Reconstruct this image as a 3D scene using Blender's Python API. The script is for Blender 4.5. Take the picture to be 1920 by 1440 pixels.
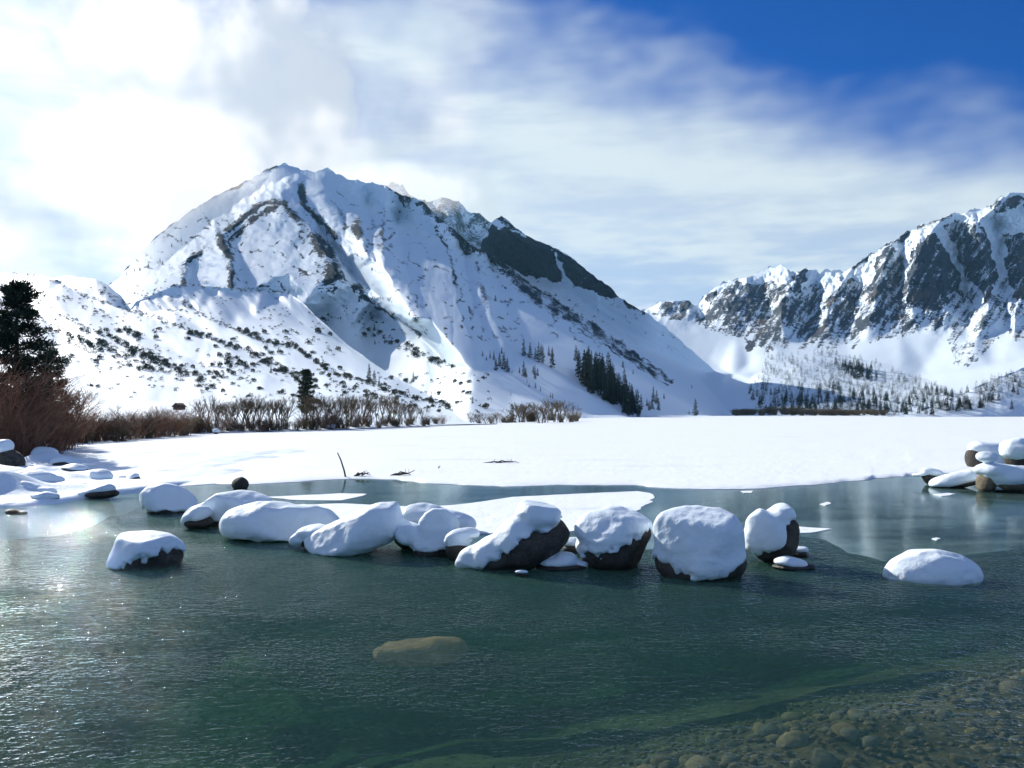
import bpy, bmesh, math, random
import numpy as np
from mathutils import Vector
for o in list(bpy.data.objects): bpy.data.objects.remove(o)
SC = bpy.context.scene
COL = SC.collection
R_ = math.radians
# ---------------------------------------------------------------- camera
cam_d = bpy.data.cameras.new('camera'); cam = bpy.data.objects.new('camera', cam_d); COL.objects.link(cam)
cam.location = (0, 0, 2.2); cam.rotation_euler = (R_(90), 0, 0)
cam_d.sensor_width = 36.0; cam_d.lens = 36.0 * 1507.0 / 1920.0; cam_d.shift_y = 56.0 / 1920.0
cam_d.clip_start = 0.1; cam_d.clip_end = 60000
SC.camera = cam
# ---------------------------------------------------------------- sky and sun
SUN_AZ, SUN_EL = -41.0, 27.0
SKY_STR, SUN_STR, EXPO = 0.055, 4.1, 0.80
SUNV = (math.sin(R_(SUN_AZ)) * math.cos(R_(SUN_EL)), math.cos(R_(SUN_AZ)) * math.cos(R_(SUN_EL)), math.sin(R_(SUN_EL)))
world = bpy.data.worlds.new('World'); SC.world = world; world.use_nodes = True
class NT:
    """short way to write node graphs"""
    def __init__(s, tree): s.t = tree; tree.nodes.clear()
    def n(s, typ, ins=None, **kw):
        nd = s.t.nodes.new(typ)
        for k, v in kw.items(): setattr(nd, k, v)
        for k, v in (ins or {}).items():
            sock = nd.inputs[k]
            if hasattr(v, 'is_output') or isinstance(v, bpy.types.NodeSocket): s.t.links.new(v, sock)
            else: sock.default_value = v
        return nd
    def m(s, op, a, b=0.0, c=None, clamp=False):
        ins = {0: a, 1: b}
        if c is not None: ins[2] = c
        return s.n('ShaderNodeMath', ins, operation=op, use_clamp=clamp).outputs[0]
    def vm(s, op, a, b):
        nd = s.n('ShaderNodeVectorMath', {0: a, 1: b}, operation=op)
        return nd.outputs['Value'] if op in ('DOT_PRODUCT', 'LENGTH', 'DISTANCE') else nd.outputs[0]
    def ss(s, x, a, b):                # smoothstep a..b -> 0..1
        return s.n('ShaderNodeMapRange', {0: x, 1: a, 2: b, 3: 0.0, 4: 1.0}, interpolation_type='SMOOTHSTEP').outputs[0]
    def noise(s, vec, scale, detail=4.0, rough=0.5, dist=0.0, dim='3D'):
        return s.n('ShaderNodeTexNoise', {'Vector': vec, 'Scale': scale, 'Detail': detail, 'Roughness': rough, 'Distortion': dist}, noise_dimensions=dim).outputs[0]
    def mix(s, f, a, b):
        nd = s.n('ShaderNodeMix', data_type='RGBA')
        for k, v in ((0, f), (6, a), (7, b)):
            if isinstance(v, bpy.types.NodeSocket): s.t.links.new(v, nd.inputs[k])
            else: nd.inputs[k].default_value = v if k == 0 else (tuple(v) + (1,))[:4]
        return nd.outputs[2]
def build_world():
    g = NT(world.node_tree)
    sky = g.n('ShaderNodeTexSky', sky_type='NISHITA', sun_disc=False, sun_elevation=R_(SUN_EL), sun_rotation=R_(SUN_AZ), altitude=2300.0, air_density=1.0, dust_density=0.3, ozone_density=2.5)
    tint = g.n('ShaderNodeMix', data_type='RGBA', blend_type='MULTIPLY'); tint.inputs[0].default_value = 1
    g.t.links.new(sky.outputs[0], tint.inputs[6]); tint.inputs[7].default_value = (0.03, 0.47, 1.18, 1)
    blue = tint.outputs[2]
    d = g.n('ShaderNodeNewGeometry').outputs['Incoming']
    dv = g.vm('MULTIPLY', d, (-1, -1, -1))
    sp = g.n('ShaderNodeSeparateXYZ', {0: dv}); x, y, z = sp.outputs
    el = g.m('ARCSINE', z); az = g.m('ARCTAN2', x, y)
    flat = g.n('ShaderNodeCombineXYZ', {0: az, 1: g.m('MULTIPLY', el, 1.0), 2: 0.0}).outputs[0]
    sd = g.m('MAXIMUM', g.vm('DOT_PRODUCT', dv, SUNV), 0.0)
    glow = g.m('POWER', sd, 26.0); glow2 = g.m('POWER', sd, 5.0)
    # thin veil: everything on the mountain side of a great circle
    n1 = g.noise(g.vm('MULTIPLY', flat, (2.2, 4.5, 1)), 2.0, 3.0, 0.55, 0, '2D')
    n2 = g.noise(g.vm('MULTIPLY', flat, (1.2, 6.0, 1)), 3.2, 4.0, 0.6, 0, '2D')
    veil = g.m('ADD', g.vm('DOT_PRODUCT', dv, (-.29, .447, -.846)), g.m('MULTIPLY', g.m('SUBTRACT', n1, 0.5), 0.20))
    veil = g.m('ADD', veil, g.m('MULTIPLY', 0.10, g.m('SUBTRACT', 1.0, g.ss(el, 0.16, 0.38))))
    vm = g.m('MULTIPLY', g.ss(veil, -0.045, 0.13), 0.97)
    vm = g.m('MULTIPLY', vm, g.m('ADD', 0.78, g.m('MULTIPLY', g.ss(n2, 0.32, 0.62), 0.22)))
    # unseen broken veil added behind the camera to whiten the ambient light
    vb = g.m('MULTIPLY', g.m('MULTIPLY', g.ss(n1, 0.40, 0.60), 0.55), g.m('SUBTRACT', 1.0, g.ss(y, -0.15, 0.45)))
    vm = g.m('MAXIMUM', vm, vb)
    # blue-grey gaps low in the veil
    gap = g.m('MULTIPLY', g.m('MULTIPLY', g.ss(el, 0.05, 0.14), g.m('SUBTRACT', 1.0, g.ss(el, 0.15, 0.27))), g.m('MULTIPLY', 0.42, g.m('SUBTRACT', 1.0, g.ss(n2, 0.36, 0.56))))
    vcol = g.mix(gap, (0.70, 0.80, 0.845), (0.42, 0.57, 0.75))
    # heaped cloud around the peak
    nb = g.noise(flat, 5.0, 5.0, 0.58, 0, '2D')
    nb2 = g.noise(g.vm('ADD', flat, (0.03, -0.02, 3.0)), 7.0, 3.0, 0.55, 0, '2D')
    cdir = g.vm('DOT_PRODUCT', dv, (-0.375, 0.885, 0.275))
    cm = g.ss(g.m('ADD', cdir, g.m('MULTIPLY', g.m('SUBTRACT', nb, 0.5), 0.16)), 0.930, 0.992)
    ccol = g.mix(g.ss(nb2, 0.36, 0.62), (0.55, 0.61, 0.70), (0.86, 0.88, 0.91))
    # low white cumulus in the gap of the valley
    lowf = g.vm('MULTIPLY', flat, (1.0, 2.0, 1)); nl = g.noise(lowf, 9.0, 3.0, 0.55, 0, '2D')
    lm = g.m('MULTIPLY', g.ss(nl, 0.43, 0.58), g.m('SUBTRACT', 1.0, g.ss(g.m('ADD', el, g.m('MULTIPLY', g.m('SUBTRACT', nl, 0.5), 0.1)), 0.125, 0.17)))
    lm = g.m('MULTIPLY', lm, g.ss(y, -0.2, 0.3))
    c = g.mix(lm, vcol, (0.93, 0.95, 0.97))
    mask = g.m('MAXIMUM', g.m('MAXIMUM', vm, cm), g.m('MULTIPLY', lm, 0.95))
    c = g.mix(cm, c, ccol)
    lum = g.m('ADD', g.m('ADD', 0.60, g.m('MULTIPLY', glow2, 0.08)), g.m('MULTIPLY', glow, 0.24))
    cl = g.vm('SCALE', c, (0, 0, 0)); cl.node.inputs['Scale'].default_value = 1.0; g.t.links.new(lum, cl.node.inputs['Scale'])
    bgs = g.vm('SCALE', blue, (0, 0, 0)); bgs.node.inputs['Scale'].default_value = SKY_STR
    # both halves enter one Background of strength SKY_STR, the clouds pre-divided by it
    cl2 = g.vm('SCALE', cl, (0, 0, 0)); cl2.node.inputs['Scale'].default_value = 1.0 / SKY_STR
    col = g.mix(mask, blue, cl2)
    bg = g.n('ShaderNodeBackground', {0: col, 1: SKY_STR}).outputs[0]
    g.n('ShaderNodeOutputWorld', {0: bg})
build_world()
world.cycles.sampling_method = 'MANUAL'; world.cycles.sample_map_resolution = 256
sun_d = bpy.data.lights.new('sun', 'SUN'); sun = bpy.data.objects.new('sun', sun_d); COL.objects.link(sun)
sun_d.energy = SUN_STR; sun_d.angle = R_(0.5); sun_d.color = (1.0, 0.955, 0.88)
sun.rotation_euler = Vector(SUNV).to_track_quat('Z', 'Y').to_euler()
SC.view_settings.view_transform = 'Standard'; SC.view_settings.look = 'None'; SC.view_settings.gamma = 1.0
SC.view_settings.exposure = EXPO; SC.view_settings.use_curve_mapping = False
cy = SC.cycles
cy.max_bounces = 6; cy.diffuse_bounces = 3; cy.glossy_bounces = 3; cy.transmission_bounces = 4; cy.transparent_max_bounces = 16; cy.volume_bounces = 0
cy.caustics_reflective = False; cy.caustics_refractive = False; cy.use_denoising = True
cy.sample_clamp_indirect = 6.0; cy.use_adaptive_sampling = True; cy.adaptive_threshold = 0.03
# ---------------------------------------------------------------- numeric helpers
F = 1507.0           # focal length in photograph pixels (1920 wide)
CAMZ = 2.2           # eye height above the water
HOR = 776.0          # horizon row in the photograph
def wpt(px, py, D):  # photograph pixel + depth -> world point
    return ((px - 960.0) / F * D, D, CAMZ + (HOR - py) / F * D)
_rs = np.random.RandomState(7)
_perm = np.arange(256); _rs.shuffle(_perm); _perm = np.concatenate([_perm, _perm, _perm])
_ga = _rs.rand(256) * 2 * np.pi
_gx, _gy = np.cos(_ga).astype(np.float32), np.sin(_ga).astype(np.float32)
def pn(x, y, seed=0):
    x = np.asarray(x, np.float32) + np.float32(seed * 17.31); y = np.asarray(y, np.float32) + np.float32(seed * 5.77)
    xf = np.floor(x); yf = np.floor(y)
    xi = xf.astype(np.int32) & 255; yi = yf.astype(np.int32) & 255
    fx = x - xf; fy = y - yf
    u = fx * fx * fx * (fx * (fx * 6 - 15) + 10); v = fy * fy * fy * (fy * (fy * 6 - 15) + 10)
    def g(ix, iy, dx, dy):
        h = _perm[_perm[ix & 255] + (iy & 255)]
        return _gx[h] * dx + _gy[h] * dy
    a = g(xi, yi, fx, fy); b = g(xi + 1, yi, fx - 1, fy)
    c = g(xi, yi + 1, fx, fy - 1); d = g(xi + 1, yi + 1, fx - 1, fy - 1)
    return ((a + (b - a) * u) * (1 - v) + (c + (d - c) * u) * v) * 1.5
def fbm(x, y, o=4, seed=0, g=0.5):
    s = 0; a = 1.0; f = 1.0
    for i in range(o):
        s = s + a * pn(x * f, y * f, seed + i * 3); a *= g; f *= 2.03
    return s
def rdg(x, y, o=4, seed=0, g=0.5):         # ridged noise, 0..1, sharp crests
    s = 0; a = 1.0; f = 1.0; t = 0; w = 1.0
    for i in range(o):
        n = 1 - np.abs(pn(x * f, y * f, seed + i * 3)); n = n * n
        s = s + a * n * w; t += a; w = np.clip(n * 1.3, 0, 1); a *= g; f *= 2.07
    return s / t
def sst(a, b, x):
    t = np.clip((x - a) / (b - a), 0, 1); return t * t * (3 - 2 * t)
def smax(a, b, k):
    h = np.clip(0.5 + 0.5 * (a - b) / k, 0, 1); return b + (a - b) * h + k * h * (1 - h)
def smin(a, b, k): return -smax(-a, -b, k)
def interp_poly(pts, x):
    p = np.array(pts, float); return np.interp(x, p[:, 0], p[:, 1])
def polymask(PX, PY, poly):
    inside = np.zeros(PX.shape, bool); n = len(poly)
    for i in range(n):
        x0, y0 = poly[i]; x1, y1 = poly[(i + 1) % n]
        if y0 == y1: continue
        c = ((y0 > PY) != (y1 > PY)) & (PX < (x1 - x0) * (PY - y0) / (y1 - y0) + x0)
        inside ^= c
    return inside
def linemask(PX, PY, pts, r):
    m = None
    for (x0, y0), (x1, y1) in zip(pts[:-1], pts[1:]):
        dx, dy = x1 - x0, y1 - y0
        t = np.clip(((PX - x0) * dx + (PY - y0) * dy) / (dx * dx + dy * dy + 1e-9), 0, 1)
        d = np.hypot(PX - x0 - t * dx, PY - y0 - t * dy)
        m = d if m is None else np.minimum(m, d)
    return np.clip(1 - m / r, 0, 1)


# ---------------------------------------------------------------- the land: facets between hand-placed crests, gullies and feet
from mathutils.geometry import delaunay_2d_cdt
def dens(pts, step=11.0):
    out = []
    for a, b in zip(pts[:-1], pts[1:]):
        n = max(1, int(math.hypot(b[0] - a[0], b[1] - a[1]) / step))
        for i in range(n):
            t = i / n; out.append((a[0] + (b[0] - a[0]) * t, a[1] + (b[1] - a[1]) * t, 1.0 / ((1 - t) / a[2] + t / b[2])))
    out.append(pts[-1]); return out
def facets(lines, PX, PY):
    """inverse depth over the pixel positions PX, PY from crest and gully lines of (px, py, depth)"""
    pts = []; seen = set()
    for l in lines:
        for p in dens(l):
            k = (round(p[0] / 3), round(p[1] / 3))
            if k in seen: continue
            seen.add(k); pts.append(p)
    r = delaunay_2d_cdt([Vector((p[0], p[1])) for p in pts], [], [], 0, 1e-4)
    val = np.array([1.0 / pts[o[0]][2] for o in r[3]]); vx = np.array([v[0] for v in r[0]]); vy = np.array([v[1] for v in r[0]])
    out = np.full(PX.shape, np.nan)
    for f in r[2]:
        a, b, c = f; x0, y0, x1, y1, x2, y2 = vx[a], vy[a], vx[b], vy[b], vx[c], vy[c]
        det = (y1 - y2) * (x0 - x2) + (x2 - x1) * (y0 - y2)
        if abs(det) < 1e-9: continue
        m = (PX >= min(x0, x1, x2)) & (PX <= max(x0, x1, x2)) & (PY >= min(y0, y1, y2)) & (PY <= max(y0, y1, y2))
        idx = np.nonzero(m)
        if idx[0].size == 0: continue
        px, py = PX[idx], PY[idx]
        l0 = ((y1 - y2) * (px - x2) + (x2 - x1) * (py - y2)) / det; l1 = ((y2 - y0) * (px - x2) + (x0 - x2) * (py - y2)) / det; l2 = 1 - l0 - l1
        ok = (l0 > -1e-6) & (l1 > -1e-6) & (l2 > -1e-6)
        out[idx[0][ok], idx[1][ok]] = l0[ok] * val[a] + l1[ok] * val[b] + l2[ok] * val[c]
    bad = np.isnan(out)
    if bad.any():
        P = np.array(pts)
        bi = np.nonzero(bad)
        for s in range(0, bi[0].size, 4000):
            ii, jj = bi[0][s:s + 4000], bi[1][s:s + 4000]
            d = (PX[ii, jj][:, None] - P[None, :, 0]) ** 2 + (PY[ii, jj][:, None] - P[None, :, 1]) ** 2
            out[ii, jj] = 1.0 / P[d.argmin(1), 2]
    return out
def blur(A, n):
    for _ in range(n):
        B = np.pad(A, 1, mode='edge')
        A = (B[1:-1, :-2] + 2 * B[1:-1, 1:-1] + B[1:-1, 2:]) / 4
        B = np.pad(A, 1, mode='edge')
        A = (B[:-2, 1:-1] + 2 * B[1:-1, 1:-1] + B[2:, 1:-1]) / 4
    return A
def relief(x0, x1, nx, sky, foot, ny, lines, warp=5.0, wl=45.0, nb=1, jag=1.5, jl=14.0, seed=0, tp=1.0, basefn=None):
    px = np.linspace(x0, x1, nx)
    ys = interp_poly(sky, px) + jag * fbm(px / jl, px * 0 + 3.3, 4, seed)
    yf = interp_poly(foot, px)
    t = np.linspace(0, 1, ny)[:, None] ** tp
    n = max(3, int(40 / (px[1] - px[0]))); kk = np.hanning(2 * n + 1); kk /= kk.sum()
    ysm = np.convolve(np.pad(interp_poly(sky, px), n, mode='edge'), kk, 'valid')          # teeth of the skyline stay near the skyline
    PX = px[None, :] + 0 * t; PY = yf[None, :] + (ysm - yf)[None, :] * t + (ys - ysm)[None, :] * t ** 14
    e = np.minimum(sst(0, .06, t), 1) * (1 - sst(.94, 1, t))
    e = e * (1 - .95 * sst(560, 630, PY)) if seed in (2, 8) else e
    QX = PX + warp * fbm(PX / wl, PY / wl, 4, seed + 1) * e; QY = PY + warp * fbm(PX / wl, PY / wl, 4, seed + 7) * e
    if basefn is not None:           # creases wander, the great slope under them does not
        lines = [[(x, y, d / float(basefn(x, y))) for x, y, d in l] for l in lines]
        I = facets(lines, QX, QY) / basefn(PX, PY)
    else: I = facets(lines, QX, QY)
    if nb: I = blur(I, nb)
    if seed in (2, 8):               # drifted aprons below the crags
        w = sst(570, 650, PY) * sst(0, .05, t); I = I + (blur(I, 34 if seed == 8 else 14) - I) * w
    return PX, PY, 1.0 / I, t + 0 * PX
def rot(PX, PY, deg, sx, sy):
    c, s = math.cos(math.radians(deg)), math.sin(math.radians(deg))
    return (PX * c + PY * s) / sx, (-PX * s + PY * c) / sy
def L(pts, fn=None, k=1.0):
    """crest line: (px,py) with depth from fn times k, or (px,py,k)"""
    o = []
    for p in pts:
        kk = p[2] if len(p) > 2 else k
        o.append((p[0], p[1], fn(p[0], p[1]) * kk))
    return o

# --- the big peak on the left and its long wall down to the lake
SKY1 = [(150, 575), (222, 522), (250, 490), (290, 445), (350, 400), (385, 378), (430, 355), (470, 335), (500, 316), (535, 306), (565, 318), (590, 322),
        (615, 315), (650, 335), (690, 342), (720, 347), (745, 362), (770, 370), (795, 380), (820, 405), (850, 430), (880, 455), (898, 466), (908, 442), (925, 414), (940, 404),
        (960, 420), (985, 440), (1040, 465), (1075, 485), (1110, 515), (1140, 535), (1160, 555), (1190, 575), (1207, 583), (1250, 615), (1300, 660), (1380, 728), (1440, 772), (1470, 778)]
FOOT1 = [(150, 640), (235, 615), (330, 575), (430, 575), (545, 585), (590, 620), (650, 675), (720, 725), (800, 765), (850, 800), (960, 797), (1040, 791.5), (1100, 787.4), (1200, 784.6), (1300, 782.2), (1440, 779.1), (1470, 778.8)]
DSKY1 = [(150, 1100), (250, 1230), (350, 1350), (535, 1550), (650, 1550), (795, 1480), (880, 1450), (940, 1650), (1040, 1600), (1140, 1500), (1207, 1420), (1300, 1420), (1440, 1480), (1470, 1480)]
DFOOT1 = [(150, 900), (330, 900), (545, 900), (590, 870), (650, 765), (720, 660), (800, 545), (850, 175), (960, 190), (1040, 270), (1100, 385), (1200, 505), (1300, 700), (1440, 1400), (1470, 1480)]
FANY = [(150, 640), (590, 620), (700, 640), (790, 632), (880, 692), (960, 740), (1040, 766), (1100, 777), (1300, 779.6), (1470, 778.4)]     # foot of the steep wall
FAND = [(150, 880), (590, 800), (700, 720), (790, 490), (880, 398), (960, 380), (1040, 398), (1100, 430), (1300, 727), (1470, 1460)]
_tx = np.arange(100.0, 1521.0)
def _smooth(tab, n=45):
    y = interp_poly(tab, np.arange(100.0 - n, 1521.0 + n)); k = np.hanning(2 * n + 1); k /= k.sum(); return np.convolve(y, k, 'valid')
SKYB = [p for p in SKY1 if p[0] not in (898, 908, 925)]
_SB, _FY, _DS, _FD = None, None, None, None
def base1(px, py):
    global _SB, _FY, _DS, _FD
    if _SB is None: _SB, _FY, _DS, _FD = _smooth(SKYB), _smooth(FANY, 25), _smooth(DSKY1), _smooth(FAND, 25)
    ys, yf = np.interp(px, _tx, _SB), np.interp(px, _tx, _FY); ds, fd = np.interp(px, _tx, _DS), np.interp(px, _tx, _FD); s = np.clip((py - ys) / np.maximum(yf - ys, 1), 0, 1.1)
    I = (1 - s) / ds + s / fd
    Ip = (.2 - .5 * (px - 960) / F - (HOR - py) / F) / 67.0          # the wall: one great plane dipping to the lake
    Ip = smax(Ip, 1 / ds, .0003)
    xe = np.interp(py, [300, 400, 480, 570, 620, 690, 740, 790], [640, 660, 700, 762, 805, 885, 955, 1000])
    w = sst(xe - 70, xe + 35, px)
    return 1.0 / (I + (Ip - I) * w)
def mountain_main():
    b = base1
    ln = [[(x, y, float(interp_poly(DSKY1, x))) for x, y in SKY1], [(x, y, float(interp_poly(DFOOT1, x))) for x, y in FOOT1]]
    ln.append([(x, float(interp_poly(FANY, x)), float(interp_poly(FAND, x))) for x in (862, 880, 960, 1040, 1100)])
    ln.append(L([(1100, 777), (1150, 779), (1200, 780), (1250, 779.6), (1300, 779), (1360, 778)], b))
    # pyramid spur and its edges
    ln.append(L([(545, 330, 1), (560, 345, .985), (550, 368, .945), (517, 376, .90), (533, 385, .89), (560, 411, .885), (590, 443, .88), (612, 476, .875), (628, 510, .88)], b) + [(668, 535, 834), (693, 562, 800), (747, 598, 738), (787, 628, 680), (815, 655, 625), (843, 686, 560)])
    ln.append(L([(517, 376, .90), (487, 384, .925), (450, 415, .94), (417, 438, .945), (390, 462, .95), (343, 498, .95), (305, 530, .96)], b))
    ln.append(L([(412, 440, .93), (424, 470, .905), (432, 505, .90), (436, 545, .90)], b))
    ln.append(L([(440, 440, .975), (450, 480, .965), (456, 520, .96), (462, 560, .955)], b))         # lee hollow right of that spur
    ln.append(L([(343, 498, .95), (343, 515, .93), (352, 545, .93)], b))
    ln.append(L([(365, 500, .985), (375, 545, .98)], b))
    ln.append(L([(520, 450, .925), (545, 510, .912), (575, 560, .90)], b))          # the broad lit face
    ln.append(L([(490, 350, 1.015), (440, 385, 1.015), (395, 420, 1.012), (340, 465, 1.008), (290, 505, 1.0), (240, 540, .99)], b))  # trough behind the left edge
    # gullies (k>1) and ribs (k<1) of the wall
    ln.append(L([(585, 395, 1.0), (605, 430, 1.01), (640, 480, 1.02), (680, 530, 1.03), (720, 565, 1.035), (770, 605, 1.03)], b))
    ln.append(L([(562, 350, .985), (577, 385, .965), (600, 410, .965), (627, 443, .97), (650, 480, .985)], b))
    ln.append(L([(630, 345, 1.0), (645, 400, 1.02), (650, 450, 1.03), (672, 500, 1.035), (700, 545, 1.03)], b))
    ln.append(L([(672, 340, .995), (668, 385, .975), (672, 430, .97), (690, 480, .985)], b))
    ln.append(L([(690, 360, 1.01), (690, 400, 1.025), (694, 450, 1.03), (706, 510, 1.03)], b))
    ln.append(L([(724, 349, .99), (723, 388, .965), (717, 440, .955), (719, 495, .965), (738, 545, .985), (775, 600, 1.0)], b))
    ln.append(L([(756, 368, 1.01), (748, 400, 1.03), (746, 440, 1.035), (755, 490, 1.035), (780, 545, 1.03), (815, 610, 1.02), (860, 665, 1.0)], b))
    ln.append(L([(800, 385, .99), (817, 425, .965), (838, 463, .955), (848, 497, .955), (852, 545, .965), (868, 600, .975), (895, 645, .985)], b))
    ln.append(L([(862, 445, 1.005), (868, 490, 1.025), (878, 545, 1.03), (900, 610, 1.02), (940, 680, 1.01)], b))
    ln.append(L([(893, 468, .985), (893, 500, .97), (907, 545, .965), (918, 585, .97), (945, 640, .985)], b))
    ln.append(L([(920, 487, 1.005), (932, 530, 1.02), (955, 590, 1.02), (990, 650, 1.01)], b))
    ln.append(L([(908, 474, .985), (930, 486, .97), (950, 508, .955), (973, 535, .95), (1007, 560, .955), (1055, 592, .965), (1130, 645, .98), (1230, 715, .99), (1300, 765, 1.0)], b))
    ln.append(L([(925, 470, 1.03), (985, 513, 1.015), (1045, 532, 1.01), (1100, 570, 1.01), (1180, 640, 1.01), (1280, 715, 1.01)], b))
    ln.append(L([(930, 428, .995), (1000, 458, .985), (1040, 475, .985), (1075, 505, .985), (1120, 548, .99)], b))
    PX, PY, D, t = relief(150, 1470, 720, SKY1, FOOT1, 350, ln, warp=7, wl=34, nb=1, jag=2.8, jl=14, seed=2, basefn=base1)
    e = sst(.0, .15, t) * (1 - sst(.93, 1, t))
    hi = sst(760, 520, PY)
    # chutes run straight down the fall line
    a1, a2 = rot(PX, PY, 33, 110, 11)
    fl = fbm(a1, a2 + fbm(a1 * 2, a2, 2, 5) * .3, 4, 60) * sst(820, 950, PX)
    b1, b2 = rot(PX, PY, 72, 100, 11)
    fl2 = fbm(b1, b2, 4, 64) * (1 - sst(820, 950, PX)) * sst(620, 700, PX)
    D = D * (1 + e * (.0016 * fl + .0016 * fl2) * (.2 + .8 * hi))
    rock = rock1(PX, PY, t)
    rough = blur(sst(.2, .7, rock), 2)
    D = D * (1 + e * (.0006 * fbm(PX / 44, PY / 28, 4, 70, .42) + .006 * rough * (rdg(PX / 16, PY / 16, 5, 75, .6) - .5) + .0005 * sst(680, 520, PY) * (rdg(PX / 20, PY / 30, 4, 77, .6) - .5)))
    return dict(PX=PX, PY=PY, D=D, rock=rock)
def rock1(PX, PY, t):
    n = fbm(PX / 22, PY / 22, 4, 80)
    r = np.zeros(PX.shape)
    wx = PX + 5 * fbm(PX / 18, PY / 18, 3, 84); wy = PY + 5 * fbm(PX / 18, PY / 18, 3, 87)
    br = .80 + .65 * fbm(PX / 30, PY / 30, 3, 82)
    def ln(pts, w, a=1.0):
        nonlocal r
        r = np.maximum(r, a * br * linemask(wx, wy, pts, w * 1.1) ** .8)
    # dark teeth along the crests
    ln([(487, 384), (517, 376), (533, 385), (560, 411), (590, 443), (606, 472)], 10); ln([(600, 455), (612, 478), (622, 505), (612, 525)], 20, 1.1); ln([(600, 525), (625, 545)], 16, .6)
    ln([(500, 378), (470, 395), (450, 415), (425, 434)], 9); ln([(515, 390), (480, 408), (450, 436), (432, 450)], 7)
    ln([(410, 441), (424, 468), (432, 505), (434, 535)], 12); ln([(390, 462), (365, 480), (343, 497)], 8, .8); ln([(341, 500), (345, 530)], 9, .8)
    ln([(562, 345), (568, 380), (600, 412), (627, 445)], 9, .9); ln([(628, 512), (668, 540), (695, 566)], 11, .9); ln([(695, 566), (747, 600), (787, 628)], 6, .7)
    ln([(430, 356), (470, 337), (500, 318), (520, 310)], 6, .6)
    ln([(715, 346), (745, 362), (775, 372), (795, 382)], 6, .9); ln([(783, 378), (795, 385), (800, 392)], 13, 1.1); ln([(800, 390), (822, 408), (850, 432), (880, 458), (905, 475)], 9, 1)
    ln([(905, 474), (930, 487), (938, 497)], 8, .9); ln([(942, 500), (975, 535), (1010, 560), (1060, 592)], 15, .95)
    ln([(817, 427), (838, 463), (850, 500), (856, 540)], 6, .7); ln([(893, 480), (900, 530), (915, 575)], 7, .6); ln([(668, 415), (672, 440)], 13, .8); ln([(640, 405), (650, 425)], 9, .6)
    ln([(722, 390), (717, 440), (718, 490)], 5, .6); ln([(780, 595), (805, 620)], 11, .6)
    for k in range(13):                                    # streaks of scree down the wall
        x0 = 915 + k * 17.5; y0 = 500 + k * 11.2 - 8 * (k % 3)
        ln([(x0, y0), (x0 + 60, y0 + 38 + k % 3), (x0 + 110, y0 + 76), (x0 + 125 + 9 * (k % 4), y0 + 88 + 7 * (k % 4))], 4 + k % 3, .62 + .12 * (k % 3))
    # small outcrops anywhere the face is broken
    spk = rdg(PX / 34, PY / 30, 3, 95); r = np.maximum(r, sst(.55, .9, spk) * (.40 + .30 * fbm(PX / 90, PY / 90, 2, 97)) * sst(700, 600, PY) * sst(350, 440, PY + 40 * (PX > 600)))
    cliff = polymask(PX + 9 * n, PY + 9 * n, [(896, 468), (906, 440), (924, 424), (945, 424), (1000, 450), (1038, 470), (1052, 520), (1044, 530), (985, 516), (932, 486)])
    cliff2 = polymask(PX + 8 * n, PY + 8 * n, [(1045, 470), (1080, 488), (1142, 536), (1165, 560), (1140, 556), (1100, 545), (1072, 532), (1055, 505)])
    r = np.where(cliff, np.maximum(r, 1.25), r); r = np.where(cliff2, np.maximum(r, .85), r)
    ln([(940, 406), (960, 422), (1000, 448), (1040, 467)], 9, .9); ln([(1110, 516), (1160, 556), (1207, 584)], 8, .95)
    return r

# --- hazy summits behind it
def mountain_far():
    sky = [(640, 360), (700, 352), (735, 343), (755, 345), (768, 366), (800, 378), (835, 369), (860, 380), (880, 396), (900, 402), (915, 412), (940, 440), (980, 480)]
    foot = [(640, 480), (980, 560)]
    ln = [[(x, y, 3200) for x, y in sky], [(x, y, 2500) for x, y in foot], [(835, 372, 3190), (845, 410, 2950), (850, 500, 2500)], [(880, 398, 3200), (880, 440, 3080), (885, 500, 2650)], [(745, 345, 3190), (745, 380, 2980), (750, 470, 2600)], [(790, 378, 3200), (790, 420, 3080), (795, 480, 2680)]]
    PX, PY, D, t = relief(640, 980, 170, sky, foot, 60, ln, warp=8, wl=35, nb=1, jag=4, jl=16, seed=5)
    D = D * (1 + .004 * (rdg(PX / 24, PY / 24, 4, 12) - .5) * (1 - sst(.9, 1, t)))
    return dict(PX=PX, PY=PY, D=D, rock=.25 + .5 * rdg(PX / 30, PY / 40, 3, 14))
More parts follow.
